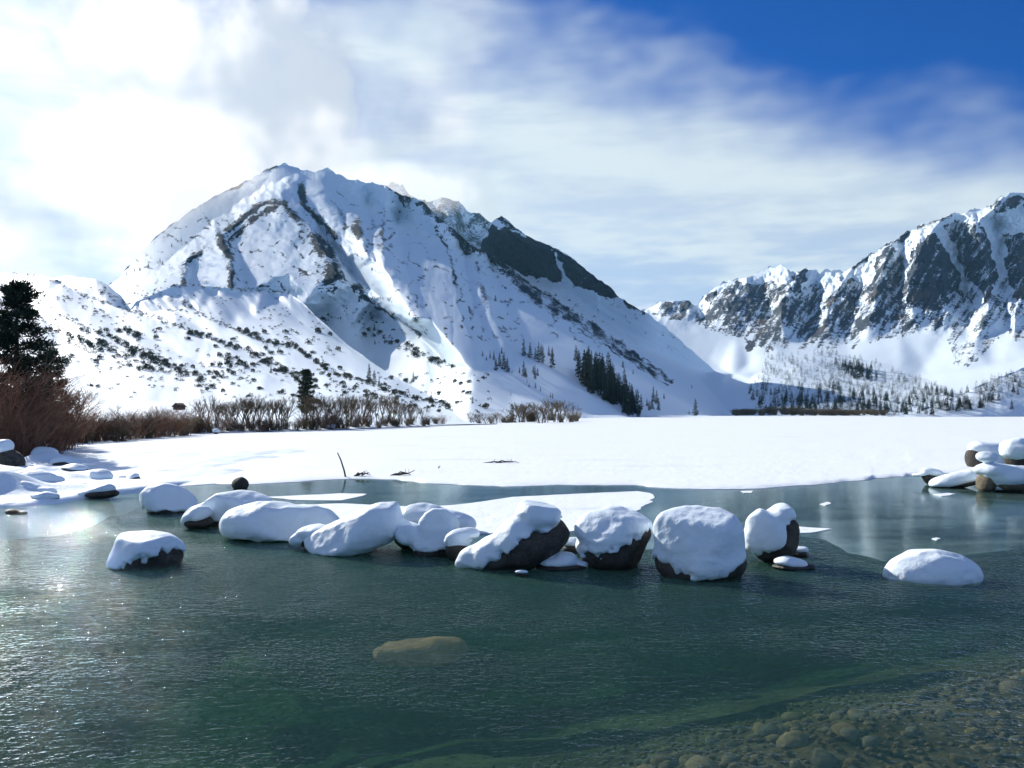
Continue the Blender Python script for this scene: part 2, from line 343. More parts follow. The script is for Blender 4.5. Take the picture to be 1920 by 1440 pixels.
# --- the cliffs on the right and the head of the valley
SKY4 = [(1150, 640), (1190, 592), (1215, 578), (1240, 565), (1265, 562), (1290, 565), (1310, 571), (1320, 555), (1340, 540), (1370, 526), (1400, 520), (1440, 502), (1475, 502), (1490, 515), (1510, 500), (1530, 506),
        (1580, 511), (1600, 500), (1640, 470), (1668, 458), (1690, 440), (1720, 425), (1780, 402), (1830, 394), (1860, 385), (1880, 366), (1900, 360), (1920, 362), (1960, 385), (2060, 350), (2200, 330)]
FOOT4 = [(1150, 790), (1380, 785), (1920, 782), (2200, 782)]
def mountain_right():
    ds = [(1150, 2100), (1215, 2300), (1320, 2350), (1440, 2500), (1510, 2300), (1640, 2250), (1780, 2150), (1900, 2150), (2200, 2000)]
    df = [(1150, 1500), (1380, 1000), (1440, 900), (1600, 850), (1920, 800), (2200, 780)]
    lines = [[(x, y, float(interp_poly(ds, x))) for x, y in SKY4], [(x, y, float(interp_poly(df, x))) for x, y in FOOT4]]
    row = lambda y0, D0: [(x, y0 + dy, D0 + dd) for x, dy, dd in ((1150, 0, -150), (1300, 0, -60), (1450, 0, 0), (1600, 0, 0), (1750, 0, 0), (1900, 0, 0), (2200, 0, -40))]
    lines.append([(1150, 735, 1500), (1400, 745, 1180), (1550, 738, 1150), (1700, 748, 1080), (1850, 750, 1050), (2200, 740, 1000)])
    lines.append([(1150, 690, 1560), (1380, 700, 1400), (1500, 690, 1380), (1600, 700, 1380), (1720, 712, 1330), (1850, 690, 1330), (2200, 650, 1250)])
    lines.append([(1195, 600, 1900), (1260, 640, 1750), (1330, 680, 1580), (1400, 722, 1350)])
    lines.append([(1240, 598, 1980), (1300, 606, 1950), (1390, 632, 1800), (1450, 640, 1720), (1520, 650, 1650), (1590, 650, 1640), (1700, 622, 1700), (1800, 640, 1560), (1930, 610, 1620), (2200, 560, 1600)])
    # crag ribs (near) and the snow chutes between them (far)
    rib = lambda pts: lines.append(pts)
    rib([(1265, 563, 2290), (1262, 585, 2120)]); rib([(1340, 541, 2330), (1352, 575, 2060), (1372, 612, 1860)]); rib([(1310, 575, 2300), (1320, 600, 2080)])
    rib([(1400, 521, 2330), (1392, 560, 2130), (1410, 600, 1920), (1430, 632, 1760)]); rib([(1440, 505, 2480), (1432, 545, 2260), (1448, 590, 2030)])
    rib([(1505, 503, 2300), (1480, 540, 2080), (1462, 580, 1900), (1470, 632, 1700)]); rib([(1535, 510, 2300), (1525, 550, 2180), (1515, 600, 1960)])
    rib([(1600, 502, 2260), (1572, 540, 2040), (1552, 590, 1860), (1545, 640, 1690)]); rib([(1625, 490, 2270), (1612, 530, 2160), (1600, 580, 1960), (1590, 630, 1760)])
    rib([(1670, 460, 2210), (1662, 500, 2050), (1640, 550, 1890), (1630, 600, 1760)]); rib([(1695, 445, 2260), (1690, 490, 2190), (1680, 540, 2010), (1675, 590, 1820)])
    rib([(1748, 434, 2080), (1722, 475, 1990), (1708, 530, 1900), (1702, 572, 1820)]); rib([(1752, 434, 2080), (1765, 480, 1985), (1772, 540, 1895), (1768, 575, 1810)])
    rib([(1790, 440, 2150), (1800, 500, 2090), (1806, 560, 1960), (1812, 600, 1780)])
    rib([(1830, 420, 2060), (1842, 470, 1975), (1850, 530, 1880), (1848, 565, 1790)]); rib([(1868, 420, 2140), (1876, 480, 2070), (1880, 540, 1950), (1890, 580, 1780)])
    rib([(1900, 430, 2060), (1908, 480, 1965), (1915, 540, 1850), (1925, 560, 1780)]); rib([(1950, 420, 2100), (1965, 500, 2010), (1975, 560, 1850)]); rib([(2060, 420, 2020), (2070, 520, 1840)])
    rib([(1880, 368, 2140), (1860, 395, 2080), (1832, 418, 2060)]); rib([(1900, 362, 2140), (1925, 400, 2080), (1940, 420, 2100)])
    rib([(1790, 600, 1730), (1760, 640, 1600), (1735, 690, 1420)]); rib([(1855, 575, 1720), (1840, 620, 1560), (1810, 680, 1380)]); rib([(1905, 580, 1700), (1900, 640, 1480)])
    rib([(1440, 640, 1680), (1470, 662, 1560), (1500, 680, 1450)]); rib([(1425, 650, 1640), (1405, 685, 1500)])
    PX, PY, D, t = relief(1150, 2150, 640, SKY4, FOOT4, 340, lines, warp=5, wl=26, nb=0, jag=5.5, jl=15, seed=8)
    e = sst(0, .08, t) * (1 - sst(.94, 1, t))
    crag = sst(632, 580, PY + 14 * fbm(PX / 60, PY / 60, 3, 20)) * e * (.12 + .88 * sst(1290, 1420, PX))
    D = D * (1 + crag * (.006 * fbm(PX / 16 + PY / 40, PY / 34, 4, 22, .6) * sst(1330, 1460, PX) + .010 * (rdg(PX / 24, PY / 26, 5, 25, .62) - .5)) + e * .0008 * fbm(PX / 36, PY / 18, 3, 27, .4))
    return dict(PX=PX, PY=PY, D=D, rock=rock4(PX, PY, t))
def rock4(PX, PY, t):
    n = fbm(PX / 26, PY / 30, 4, 90); va, vb = rot(PX, PY, 118, 40, 11); v = fbm(va, vb, 4, 93, .6)
    r = np.full(PX.shape, -0.2)
    def pg(poly, a):
        nonlocal r
        r = np.where(polymask(PX + 10 * n, PY + 10 * n, poly), np.maximum(r, a - .10 + .42 * v), r)
    def ln(pts, w, a=1.0):
        nonlocal r
        r = np.maximum(r, a * linemask(PX + 4 * n, PY + 4 * n, pts, w))
    pg([(1702, 575), (1700, 510), (1715, 470), (1748, 430), (1768, 460), (1792, 500), (1806, 560), (1790, 545), (1770, 572), (1735, 580)], .95)
    pg([(1810, 440), (1845, 425), (1860, 470), (1868, 540), (1850, 570), (1835, 540), (1815, 520)], .85); pg([(1880, 440), (1930, 440), (1990, 470), (1990, 570), (1900, 560), (1885, 500)], .85)
    pg([(1770, 425), (1800, 412), (1830, 420), (1812, 470), (1815, 540), (1795, 470)], .65)
    pg([(1640, 500), (1672, 460), (1696, 480), (1700, 560), (1690, 590), (1650, 570), (1630, 560)], .68)
    pg([(1640, 540), (1700, 545), (1720, 610), (1660, 615), (1600, 625), (1560, 640), (1540, 620), (1600, 570)], .62)
    pg([(1520, 560), (1600, 530), (1640, 520), (1630, 560), (1560, 640), (1500, 645), (1490, 600)], .62)
    pg([(1410, 610), (1480, 560), (1520, 545), (1500, 600), (1440, 640), (1400, 640)], .7)
    pg([(1305, 600), (1330, 550), (1370, 530), (1420, 532), (1480, 530), (1485, 545), (1440, 575), (1420, 600), (1375, 612), (1330, 606)], .72)
    pg([(1485, 530), (1505, 502), (1518, 506), (1500, 545), (1485, 552)], .9); pg([(1220, 590), (1240, 568), (1300, 568), (1310, 600), (1260, 600)], .6)
    pg([(1395, 632), (1440, 630), (1445, 650), (1400, 660)], .75); pg([(1600, 612), (1625, 598), (1640, 618), (1620, 624)], .9)
    pg([(1300, 575), (1420, 560), (1560, 530), (1700, 520), (1920, 520), (2150, 520), (2150, 600), (1880, 600), (1700, 625), (1560, 655), (1430, 650), (1300, 610)], .42)
    pg([(1860, 395), (1880, 366), (1905, 362), (1940, 385), (1920, 390), (1880, 396)], .8); ln([(1600, 501), (1640, 471), (1690, 441), (1720, 426), (1780, 403)], 10, .7)
    pg([(1790, 580), (1850, 590), (1880, 640), (1830, 680), (1790, 690), (1780, 640)], .40); pg([(1870, 590), (1990, 590), (1990, 640), (1900, 640)], .35)
    return r
# --- wooded slope on the right shore
def hill_right():
    sky = [(1640, 784), (1690, 778), (1740, 764), (1800, 741), (1860, 712), (1920, 690), (2000, 655), (2200, 590)]
    foot = [(1640, 785), (1690, 782), (1920, 780.5), (2200, 780.5)]
    ln = [[(x, y, d) for (x, y), d in zip(sky, (560, 590, 640, 690, 730, 760, 790, 850))], [(x, y, 560 + (x - 1640) * .25) for x, y in foot]]
    PX, PY, D, t = relief(1640, 2200, 160, sky, foot, 60, ln, warp=1.2, wl=40, nb=1, jag=2, jl=20, seed=18)
    D = D * (1 + .003 * fbm(PX / 40, PY / 25, 4, 7) * sst(0, .1, t))
    return dict(PX=PX, PY=PY, D=D, rock=PX * 0 - .3)
# --- moraine below the peak
SKYM = [(150, 640), (235, 592), (255, 566), (325, 536), (345, 533), (430, 540), (545, 551), (565, 564), (590, 590), (650, 645), (720, 695), (800, 739), (880, 772), (930, 790)]
def moraine():
    foot = [(150, 700), (330, 690), (545, 790), (650, 802), (800, 800), (930, 796)]
    ds = [(150, 640), (255, 800), (345, 830), (545, 800), (590, 740), (650, 640), (720, 520), (800, 380), (880, 250), (930, 190)]
    df = [(150, 420), (330, 400), (545, 190), (650, 160), (800, 160), (930, 165)]
    ln = [[(x, y, float(interp_poly(ds, x))) for x, y in SKYM], [(x, y, float(interp_poly(df, x))) for x, y in foot]]
    ln.append([(345, 534, 825), (365, 575, 715), (420, 615, 600), (520, 660, 470), (600, 700, 375), (700, 735, 290)])      # ribbed crests with their hollows
    ln.append([(300, 548, 815), (330, 585, 700), (380, 620, 590), (470, 665, 470), (560, 710, 350)])
    ln.append([(430, 541, 822), (470, 590, 690), (560, 640, 545), (650, 690, 420), (740, 730, 320)])
    ln.append([(400, 542, 826), (440, 600, 668), (540, 650, 515), (640, 705, 385)])
    ln.append([(510, 552, 805), (560, 605, 650), (640, 660, 525), (720, 708, 415)])
    ln = ln[:2] + [[(x, y, d * (1 + .085 * float(sst(725, 620, y)) * float(sst(535, 575, y)))) for x, y, d in l] for l in ln[2:]]
    PX, PY, D, t = relief(150, 930, 330, SKYM, foot, 150, ln, warp=1.5, wl=50, nb=10, jag=1.2, jl=20, seed=28)
    e = sst(0, .1, t) * (1 - sst(.94, 1, t)); a, c = rot(PX, PY, 52, 140, 18)
    D = D * (1 + e * (.0028 * fbm(a, c, 3, 31, .4) + .0006 * fbm(PX / 60, PY / 26, 3, 33, .4)))
    return dict(PX=PX, PY=PY, D=D, rock=PX * 0 - .3)
# --- hillside rising from the left shore
SKYH = [(-320, 480), (-120, 500), (0, 512), (80, 515), (110, 525), (140, 546), (165, 559), (245, 584), (320, 608), (400, 641), (470, 681), (530, 714), (620, 748), (740, 776), (860, 789), (930, 793)]
FOOTH = [(-320, 870), (0, 862), (120, 838), (250, 816), (400, 811), (600, 806), (740, 801), (860, 796), (930, 794.5)]
def hillside():
    ds = [(-320, 800), (0, 760), (80, 740), (165, 660), (245, 600), (320, 540), (400, 460), (470, 370), (530, 310), (620, 240), (740, 180), (860, 175), (930, 185)]
    lines = [[(x, y, float(interp_poly(ds, x))) for x, y in SKYH], [(x, y, CAMZ * F / (y - HOR + 2)) for x, y in FOOTH]]
    lines.append([(-320, 760, 150), (0, 762, 160), (150, 758, 185), (300, 755, 210), (400, 752, 220), (530, 755, 205), (640, 772, 175)])
    lines.append([(-320, 700, 250), (0, 705, 280), (130, 700, 300), (250, 705, 300), (350, 715, 290), (450, 722, 270)])
    lines.append([(60, 518, 735), (90, 560, 600), (150, 610, 480), (230, 655, 390), (330, 695, 320)])
    lines.append([(110, 527, 722), (150, 575, 590), (215, 620, 480), (300, 665, 385), (390, 705, 310)])
    lines.append([(20, 514, 752), (50, 570, 590), (110, 630, 440), (190, 680, 340)])
    lines.append([(165, 560, 658), (215, 600, 545), (290, 640, 450), (370, 680, 370), (450, 712, 300)])
    PX, PY, D, t = relief(-320, 930, 420, SKYH, FOOTH, 170, lines, warp=1.5, wl=60, nb=3, jag=1.2, jl=20, seed=38, tp=1.3)
    e = sst(0, .12, t) * (1 - sst(.94, 1, t)); a, c = rot(PX, PY, 48, 150, 24)
    D = D * (1 + e * sst(770, 700, PY) * (.0034 * fbm(a, c, 3, 41, .4) + .0010 * fbm(PX / 70, PY / 30, 3, 43, .4)))
    return dict(PX=PX, PY=PY, D=D, rock=PX * 0 - .3)
def hill_back():
    sky = [(60, 530), (123, 517), (180, 523), (205, 536), (228, 556), (248, 582), (300, 605)]
    foot = [(60, 600), (300, 650)]
    ln = [[(x, y, 900 - .5 * (x - 60)) for x, y in sky], [(x, y, 640) for x, y in foot], [(150, 522, 850), (200, 560, 755), (235, 600, 700)]]
    PX, PY, D, t = relief(60, 300, 90, sky, foot, 40, ln, warp=1.2, wl=40, nb=1, jag=1.2, jl=20, seed=48)
    return dict(PX=PX, PY=PY, D=D, rock=PX * 0 - .3)

# ---------------------------------------------------------------- materials
def mat(name):
    m = bpy.data.materials.new(name); m.use_nodes = True; return m, NT(m.node_tree)
def out(g, sh, vol=None):
    o = g.n('ShaderNodeOutputMaterial', {0: sh})
    if vol is not None: g.t.links.new(vol, o.inputs[1])
def pbsdf(g, col, rough=0.8, spec=0.3, normal=None, **kw):
    nd = g.n('ShaderNodeBsdfPrincipled', {'Base Color': col if isinstance(col, bpy.types.NodeSocket) else tuple(col) + (1,), 'Roughness': rough, 'Specular IOR Level': spec})
    if normal is not None: g.t.links.new(normal, nd.inputs['Normal'])
    return nd.outputs[0]
def bump(g, h, dist, strength=1.0, normal=None):
    ins = {'Height': h, 'Distance': dist, 'Strength': strength}
    if normal is not None: ins['Normal'] = normal
    return g.n('ShaderNodeBump', ins).outputs[0]
def mat_mountain(name, dark, mid, warm, sc=1.0, thr=0.40):
    """wind-packed snow with bare rock where the mask (crests, cliffs, scree) says so"""
    m, g = mat(name)
    pos = g.n('ShaderNodeNewGeometry').outputs['Position']
    rk = g.n('ShaderNodeAttribute', attribute_name='rock').outputs['Fac']
    n1 = g.noise(pos, 0.055 * sc, 4.0, 0.62); n2 = g.noise(g.vm('MULTIPLY', pos, (1, 1, 1.35)), 0.26 * sc, 3.0, 0.65)
    f = g.m('ADD', rk, g.m('MULTIPLY', g.m('SUBTRACT', n1, 0.5), 1.1)); f = g.m('ADD', f, g.m('MULTIPLY', g.m('SUBTRACT', n2, 0.5), 1.7))
    f = g.ss(f, thr - .06, thr + .10)
    f = g.m('MULTIPLY', f, g.ss(rk, -0.05, 0.22))
    rc = g.mix(g.ss(n2, .3, .7), dark, mid)
    rc = g.mix(g.ss(g.noise(pos, 0.012 * sc, 1.0), .52, .66), rc, warm)
    snow = (0.76, 0.86, 0.925)
    nr = bump(g, g.noise(pos, 0.10 * sc, 4.0, 0.65), 14.0 / sc, 0.7); nsn = bump(g, g.noise(pos, 0.03 * sc, 2.0, 0.5), 2.0 / sc, 0.25)
    a = pbsdf(g, snow, 0.7, 0.15, nsn); b = pbsdf(g, rc, 0.9, 0.1, nr)
    out(g, g.n('ShaderNodeMixShader', {0: f, 1: a, 2: b}).outputs[0]); return m
def mat_snow(name, scale=1.0, b1=0.02, b2=0.004, col=(0.765, 0.86, 0.93), streak=False):
    m, g = mat(name); pos = g.n('ShaderNodeNewGeometry').outputs['Position']
    n = bump(g, g.noise(pos, 2.2 * scale, 2.0, 0.5), b1, 0.6)
    n = bump(g, g.noise(pos, 9.0 * scale, 2.0, 0.6), b2 * 4, 0.6, n)
    n = bump(g, g.noise(pos, 40.0 * scale, 1.0, 0.6), b2, 0.7, n)
    c = g.mix(g.noise(pos, 0.9 * scale, 1.0), col, tuple(v * .965 for v in col))
    if streak:      # wind-scoured grey ice showing between the drifts
        st = g.noise(g.vm('MULTIPLY', pos, (0.10, 0.42, 1)), 1.0, 4.0, 0.6); c = g.mix(g.m('MULTIPLY', g.ss(st, .56, .74), .55), c, (0.56, 0.64, 0.68))
    sh = g.n('ShaderNodeBsdfPrincipled', {'Base Color': c, 'Roughness': 0.55, 'Specular IOR Level': 0.2, 'Normal': n})
    sh.inputs['Subsurface Weight'].default_value = 0.0
    out(g, sh.outputs[0]); return m
def mat_rock(name, a, b, wet=True):
    m, g = mat(name); pos = g.n('ShaderNodeNewGeometry').outputs['Position']
    n = g.noise(pos, 5.0, 7.0, 0.65); c = g.mix(g.ss(n, .3, .7), a, b)
    c = g.mix(g.m('MULTIPLY', g.ss(g.noise(pos, 38.0, 3.0), .58, .68), .5), c, tuple(min(1, v * 2.2) for v in b))
    z = g.n('ShaderNodeSeparateXYZ', {0: pos}).outputs[2]
    w = g.m('SUBTRACT', 1.0, g.ss(g.m('ADD', z, g.m('MULTIPLY', g.m('SUBTRACT', n, .5), .1)), 0.05, 0.12))
    c = g.mix(g.m('MULTIPLY', w, .55), c, tuple(v * .3 for v in a))
    nb = bump(g, g.noise(pos, 9.0, 8.0, 0.7), 0.04, 0.7)
    nd = g.n('ShaderNodeBsdfPrincipled', {'Base Color': c, 'Roughness': g.m('SUBTRACT', .85, g.m('MULTIPLY', w, .45)), 'Specular IOR Level': 0.3, 'Normal': nb})
    out(g, nd.outputs[0]); return m
def mat_plain(name, a, b, sc=6.0, rough=0.85):
    m, g = mat(name); pos = g.n('ShaderNodeNewGeometry').outputs['Position']
    rnd = g.n('ShaderNodeObjectInfo').outputs['Random']
    c = g.mix(g.ss(g.m('ADD', g.m('MULTIPLY', g.noise(pos, sc, 3.0), .7), g.m('MULTIPLY', rnd, .3)), .3, .7), a, b)
    out(g, pbsdf(g, c, rough, 0.1)); return m
def mat_leaf(name, a, b):
    m, g = mat(name); pos = g.n('ShaderNodeNewGeometry').outputs['Position']
    rnd = g.n('ShaderNodeObjectInfo').outputs['Random']
    c = g.mix(g.ss(g.m('ADD', g.m('MULTIPLY', g.noise(pos, 1.3, 3.0), .75), g.m('MULTIPLY', rnd, .25)), .35, .7), a, b)
    d = pbsdf(g, c, 0.7, 0.15); t = g.n('ShaderNodeBsdfTranslucent', {0: c}).outputs[0]
    out(g, g.n('ShaderNodeMixShader', {0: 0.18, 1: d, 2: t}).outputs[0]); return m
M = {}
M['mtn'] = mat_mountain('snow_and_dark_rock', (0.010, 0.022, 0.034), (0.030, 0.050, 0.068), (0.042, 0.048, 0.052), 1.0)
M['mtn_r'] = mat_mountain('snow_and_grey_rock', (0.026, 0.040, 0.060), (0.085, 0.106, 0.132), (0.105, 0.096, 0.095), 0.8)
M['hill'] = mat_snow('hill_snow', 0.03, 0.18, 0.012)
M['snow'] = mat_snow('fresh_snow', 1.0, 0.05, 0.005)
M['lakesnow'] = mat_snow('lake_snow', 0.35, 0.05, 0.012, (0.83, 0.88, 0.91), True)
M['rock'] = mat_rock('wet_granite', (0.032, 0.030, 0.027), (0.085, 0.075, 0.062))
M['slab'] = mat_plain('sunken_tan_rock', (0.34, 0.21, 0.09), (0.58, 0.38, 0.17), 5.0)
M['rock_tan'] = mat_rock('tan_granite', (0.10, 0.085, 0.06), (0.22, 0.18, 0.12))

# ---------------------------------------------------------------- object helpers
def tag(o, label=None, cat=None, group=None, kind=None):
    if label: o['label'] = label
    if cat: o['category'] = cat
    if group: o['group'] = group
    if kind: o['kind'] = kind
    return o
def mesh_np(name, V, Fq, smooth=True, attr=None):
    """mesh from numpy vertices and faces (n x 3 or n x 4)"""
    me = bpy.data.meshes.new(name); V = np.asarray(V, np.float32); Fq = np.asarray(Fq, np.int32)
    me.vertices.add(len(V)); me.vertices.foreach_set('co', V.ravel())
    k = Fq.shape[1]; me.loops.add(Fq.size); me.loops.foreach_set('vertex_index', Fq.ravel())
    me.polygons.add(len(Fq)); me.polygons.foreach_set('loop_start', np.arange(0, Fq.size, k, dtype=np.int32))
    if smooth: me.polygons.foreach_set('use_smooth', np.ones(len(Fq), bool))
    for nme, a in (attr or {}).items():
        at = me.attributes.new(nme, 'FLOAT', 'POINT'); at.data.foreach_set('value', np.asarray(a, np.float32).ravel())
    me.update(calc_edges=True); me.validate(); return me
def link(name, me, material=None, parent=None):
    o = bpy.data.objects.new(name, me); COL.objects.link(o)
    if material is not None and not me.materials: me.materials.append(material)
    if parent is not None: o.parent = parent
    return o
def empty(name, loc=(0, 0, 0)):
    o = bpy.data.objects.new(name, None); COL.objects.link(o); o.location = loc; o.empty_display_size = 0.2; return o
def quads(ny, nx):
    i = np.arange(ny * nx).reshape(ny, nx)
    return np.stack([i[:-1, :-1].ravel(), i[:-1, 1:].ravel(), i[1:, 1:].ravel(), i[1:, :-1].ravel()], 1)
LAND = []
def land(name, m, material, label, cat, back=(0.25, 0.7)):
    """a mass of land: the face towards the lake plus a back slope falling away behind its crest"""
    PX, PY, D = m['PX'], m['PY'], m['D']
    X = (PX - 960) / F * D; Y = D; Z = CAMZ + (HOR - PY) / F * D
    X, Y, Z, RK = X.copy(), Y.copy(), Z.copy(), m['rock'].copy()
    bx, by, bz, br = [], [], [], []
    for k in range(1, 9):
        t = k / 8.0; run = t * np.maximum(Z[-1] + 5, 8.0) / back[1]
        j = fbm(X[-1] / 60, X[-1] * 0 + k * .7, 3, 5) * 6 * min(1, Z[-1].max() / 100)
        bx.append(X[-1] * (1 + run / np.maximum(Y[-1], 1) * .6)); by.append(Y[-1] + run); bz.append(Z[-1] - t * (Z[-1] + 5) + j * (t < 1) * t); br.append(RK[-1] * .6)
    X = np.vstack([X] + [b[None] for b in bx]); Y = np.vstack([Y] + [b[None] for b in by]); Z = np.vstack([Z] + [b[None] for b in bz]); RK = np.vstack([RK] + [b[None] for b in br])
    ny, nx = X.shape
    me = mesh_np(name, np.stack([X, Y, Z], -1).reshape(-1, 3), quads(ny, nx), cat == 'hill', {'rock': RK})
    o = link(name, me, material); tag(o, label, cat, None, 'structure')
    LAND.append(m); return o
def on_land(px, py, which=None):
    """world point of the land seen at a photograph pixel, nearest mass first"""
    best = None
    for m in (which or LAND):
        if px < m['PX'][0, 0] or px > m['PX'][0, -1]: continue
        j = int(np.argmin(np.abs(m['PX'][0] - px))); yy = m['PY'][:, j]
        if py > yy[0] or py < yy[-1]: continue
        i = int(np.argmin(np.abs(yy - py))); d = m['D'][i, j]
        if best is None or d < best: best = d
    if best is None: return None
    return wpt(px, py, best)

# ---------------------------------------------------------------- the land itself
MM = mountain_main(); MR = mountain_right(); MF = mountain_far(); MH = hillside(); MO = moraine(); MB = hill_back(); MRS = hill_right()
land('mountain', MM, M['mtn'], 'great snow-covered peak with dark rocky ridges left of centre', 'mountain')
land('mountain', MF, M['mtn'], 'hazy grey summits half hidden behind the big peak', 'mountain')
land('mountain', MR, M['mtn_r'], 'rugged grey cliffs streaked with snow on the right skyline', 'mountain')
land('hill', MRS, M['hill'], 'low snowy slope dotted with trees at the far right shore', 'hill', (0.25, 0.3))
land('hill', MO, M['hill'], 'smooth snowy moraine with rows of shrubs below the big peak', 'hill', (0.25, 0.5))
land('hill', MB, M['hill'], 'small snowy rise behind the left hillside crest', 'hill', (0.25, 0.4))
land('hill', MH, M['hill'], 'broad shrub-dotted snowy hillside above the left shore', 'hill', (0.25, 0.4))

# ---------------------------------------------------------------- water, ice and the lake bed
def wl(px, py, z=0.0):
    """point of the level plane z seen at a photograph pixel"""
    D = (CAMZ - z) * F / (py - HOR); return ((px - 960) / F * D, D)
def schlick(g, nb, f0=0.02):
    inc = g.n('ShaderNodeNewGeometry').outputs['Incoming']
    c = g.m('ABSOLUTE', g.vm('DOT_PRODUCT', inc, nb)); k = g.m('POWER', g.m('SUBTRACT', 1.0, c, clamp=True), 5.0)
    return g.m('ADD', f0, g.m('MULTIPLY', k, 1.0 - f0), clamp=True)
def mat_water():
    m, g = mat('lake_water'); pos = g.n('ShaderNodeNewGeometry').outputs['Position']
    a = g.noise(g.vm('MULTIPLY', pos, (1.0, 1.7, 1.0)), 7.5, 3.0, 0.55, 0.3); b = g.noise(g.vm('MULTIPLY', pos, (1.0, 1.5, 1.0)), 2.1, 2.0, 0.5, 0.4)
    c = g.noise(g.vm('MULTIPLY', pos, (1.0, 1.4, 1.0)), 19.0, 2.0, 0.5)
    gust = g.ss(g.noise(g.vm('MULTIPLY', pos, (0.8, 1.3, 1)), 0.42, 3.0), 0.36, 0.62)
    h = g.m('ADD', g.m('MULTIPLY', a, 0.55), g.m('ADD', g.m('MULTIPLY', b, 0.5), g.m('MULTIPLY', c, 0.30)))
    nb = g.n('ShaderNodeBump', {'Height': h, 'Distance': 0.085, 'Strength': g.m('ADD', 0.5, g.m('MULTIPLY', gust, 0.6))}).outputs[0]
    gl = g.n('ShaderNodeBsdfGlossy', {'Color': (1, 1, 1, 1), 'Roughness': 0.010, 'Normal': nb}).outputs[0]
    tr = g.n('ShaderNodeBsdfTransparent', {'Color': (0.90, 0.97, 0.96, 1)}).outputs[0]
    fr = schlick(g, nb)
    tr = g.n('ShaderNodeMixShader', {0: 0.36, 1: tr, 2: g.n('ShaderNodeBsdfDiffuse', {'Color': (0.100, 0.238, 0.165, 1)}).outputs[0]}).outputs[0]    # fine silt in the water
    sh = g.n('ShaderNodeMixShader', {0: fr, 1: tr, 2: gl}).outputs[0]
    vol = g.n('ShaderNodeVolumeAbsorption', {'Color': (0.36, 0.72, 0.60, 1), 'Density': 0.24}).outputs[0]
    out(g, sh, vol); return m
def mat_thinice():
    m, g = mat('thin_ice'); pos = g.n('ShaderNodeNewGeometry').outputs['Position']
    sw = g.noise(g.vm('MULTIPLY', pos, (0.5, 1.6, 1)), 0.55, 5.0, 0.6, 1.2); fi = g.noise(g.vm('MULTIPLY', pos, (0.7, 2.0, 1)), 2.6, 5.0, 0.6, 0.8)
    mil = g.m('MULTIPLY', g.ss(sw, 0.36, 0.66), g.m('ADD', 0.5, g.m('MULTIPLY', fi, 0.7)))
    nb = bump(g, g.noise(pos, 3.0, 3.0, 0.5), 0.004, 0.5)
    gl = g.n('ShaderNodeBsdfGlossy', {'Color': (0.62, 0.68, 0.70, 1), 'Roughness': 0.10, 'Normal': nb}).outputs[0]
    tr = g.n('ShaderNodeBsdfTransparent', {'Color': (0.72, 0.86, 0.84, 1)}).outputs[0]
    df = g.n('ShaderNodeBsdfDiffuse', {'Color': (0.24, 0.38, 0.37, 1)}).outputs[0]
    body = g.n('ShaderNodeMixShader', {0: g.m('ADD', 0.08, g.m('MULTIPLY', mil, 0.42)), 1: tr, 2: df}).outputs[0]
    fr = schlick(g, nb)
    out(g, g.n('ShaderNodeMixShader', {0: fr, 1: body, 2: gl}).outputs[0]); return m
def mat_bed():
    m, g = mat('lake_bed'); pos = g.n('ShaderNodeNewGeometry').outputs['Position']
    n = g.noise(pos, 1.1, 5.0, 0.6); n2 = g.noise(pos, 7.0, 4.0, 0.6)
    c = g.mix(g.ss(n, .32, .68), (0.11, 0.085, 0.045), (0.24, 0.185, 0.10)); c = g.mix(g.ss(n2, .45, .7), c, (0.09, 0.075, 0.045))
    out(g, pbsdf(g, c, .95, .05, bump(g, n2, .03, .8))); return m
M['water'] = mat_water(); M['thinice'] = mat_thinice(); M['bed'] = mat_bed()
def bed_depth(x, y):
    """shallow cobbles at the photographer's right, deeper and silty out to the boulders"""
    s = np.clip((y - 5.2 - 0.6 * (x - 1.0)) / 9.0, 0, 1)
    px = x / np.maximum(y, 1) * F + 960; ysh = CAMZ * F / (np.interp(px, [-600, 0, 120, 230, 340, 420], [970, 953, 944, 927, 912, 900]) - HOR)
    lim = np.where(px < 420, .42 + .32 * np.maximum(ysh - y, 0), 9.0)
    return np.minimum(lim, 0.26 + 2.9 * s) + 0.10 * fbm(x / 1.6, y / 1.6, 3, 71) + 0.35 * fbm(x / 5.0, y / 5.0, 2, 74) * s
def build_water():
    # water body: top sheet, sides and floor far below, closed so that the water itself takes light away
    x0, x1, y0, y1 = -60.0, 60.0, -6.0, 48.0
    V = [(x0, y0, 0), (x1, y0, 0), (x1, y1, 0), (x0, y1, 0), (x0, y0, -7), (x1, y0, -7), (x1, y1, -7), (x0, y1, -7)]
    Fc = [(0, 1, 2, 3), (7, 6, 5, 4), (0, 4, 5, 1), (1, 5, 6, 2), (2, 6, 7, 3), (3, 7, 4, 0)]
    tag(link('lake_water', mesh_np('lake_water', V, Fc, False), M['water']), 'clear green rippled lake water in the foreground', 'water', None, 'structure')
    xs = np.linspace(-40, 40, 220); ys = np.linspace(-4, 46, 150); X, Y = np.meshgrid(xs, ys)
    Z = -bed_depth(X, Y)
    b = link('lake_bed', mesh_np('lake_bed', np.stack([X, Y, Z], -1).reshape(-1, 3), quads(150, 220)), M['bed'])
    tag(b, 'stony lake bed seen through the shallow water', 'lake bed', None, 'structure')
    return b
EDGE = [(-500, 905), (100, 921), (270, 912), (330, 911), (400, 908), (468, 909), (560, 905), (634, 899), (690, 897), (740, 900), (780, 905), (827, 908), (900, 911), (960, 912), (1080, 911), (1200, 911), (1240, 913), (1290, 917), (1330, 919),
        (1380, 918), (1430, 916), (1500, 911), (1560, 906), (1620, 900), (1690, 893), (1740, 890), (1840, 884), (1920, 880), (2500, 868)]
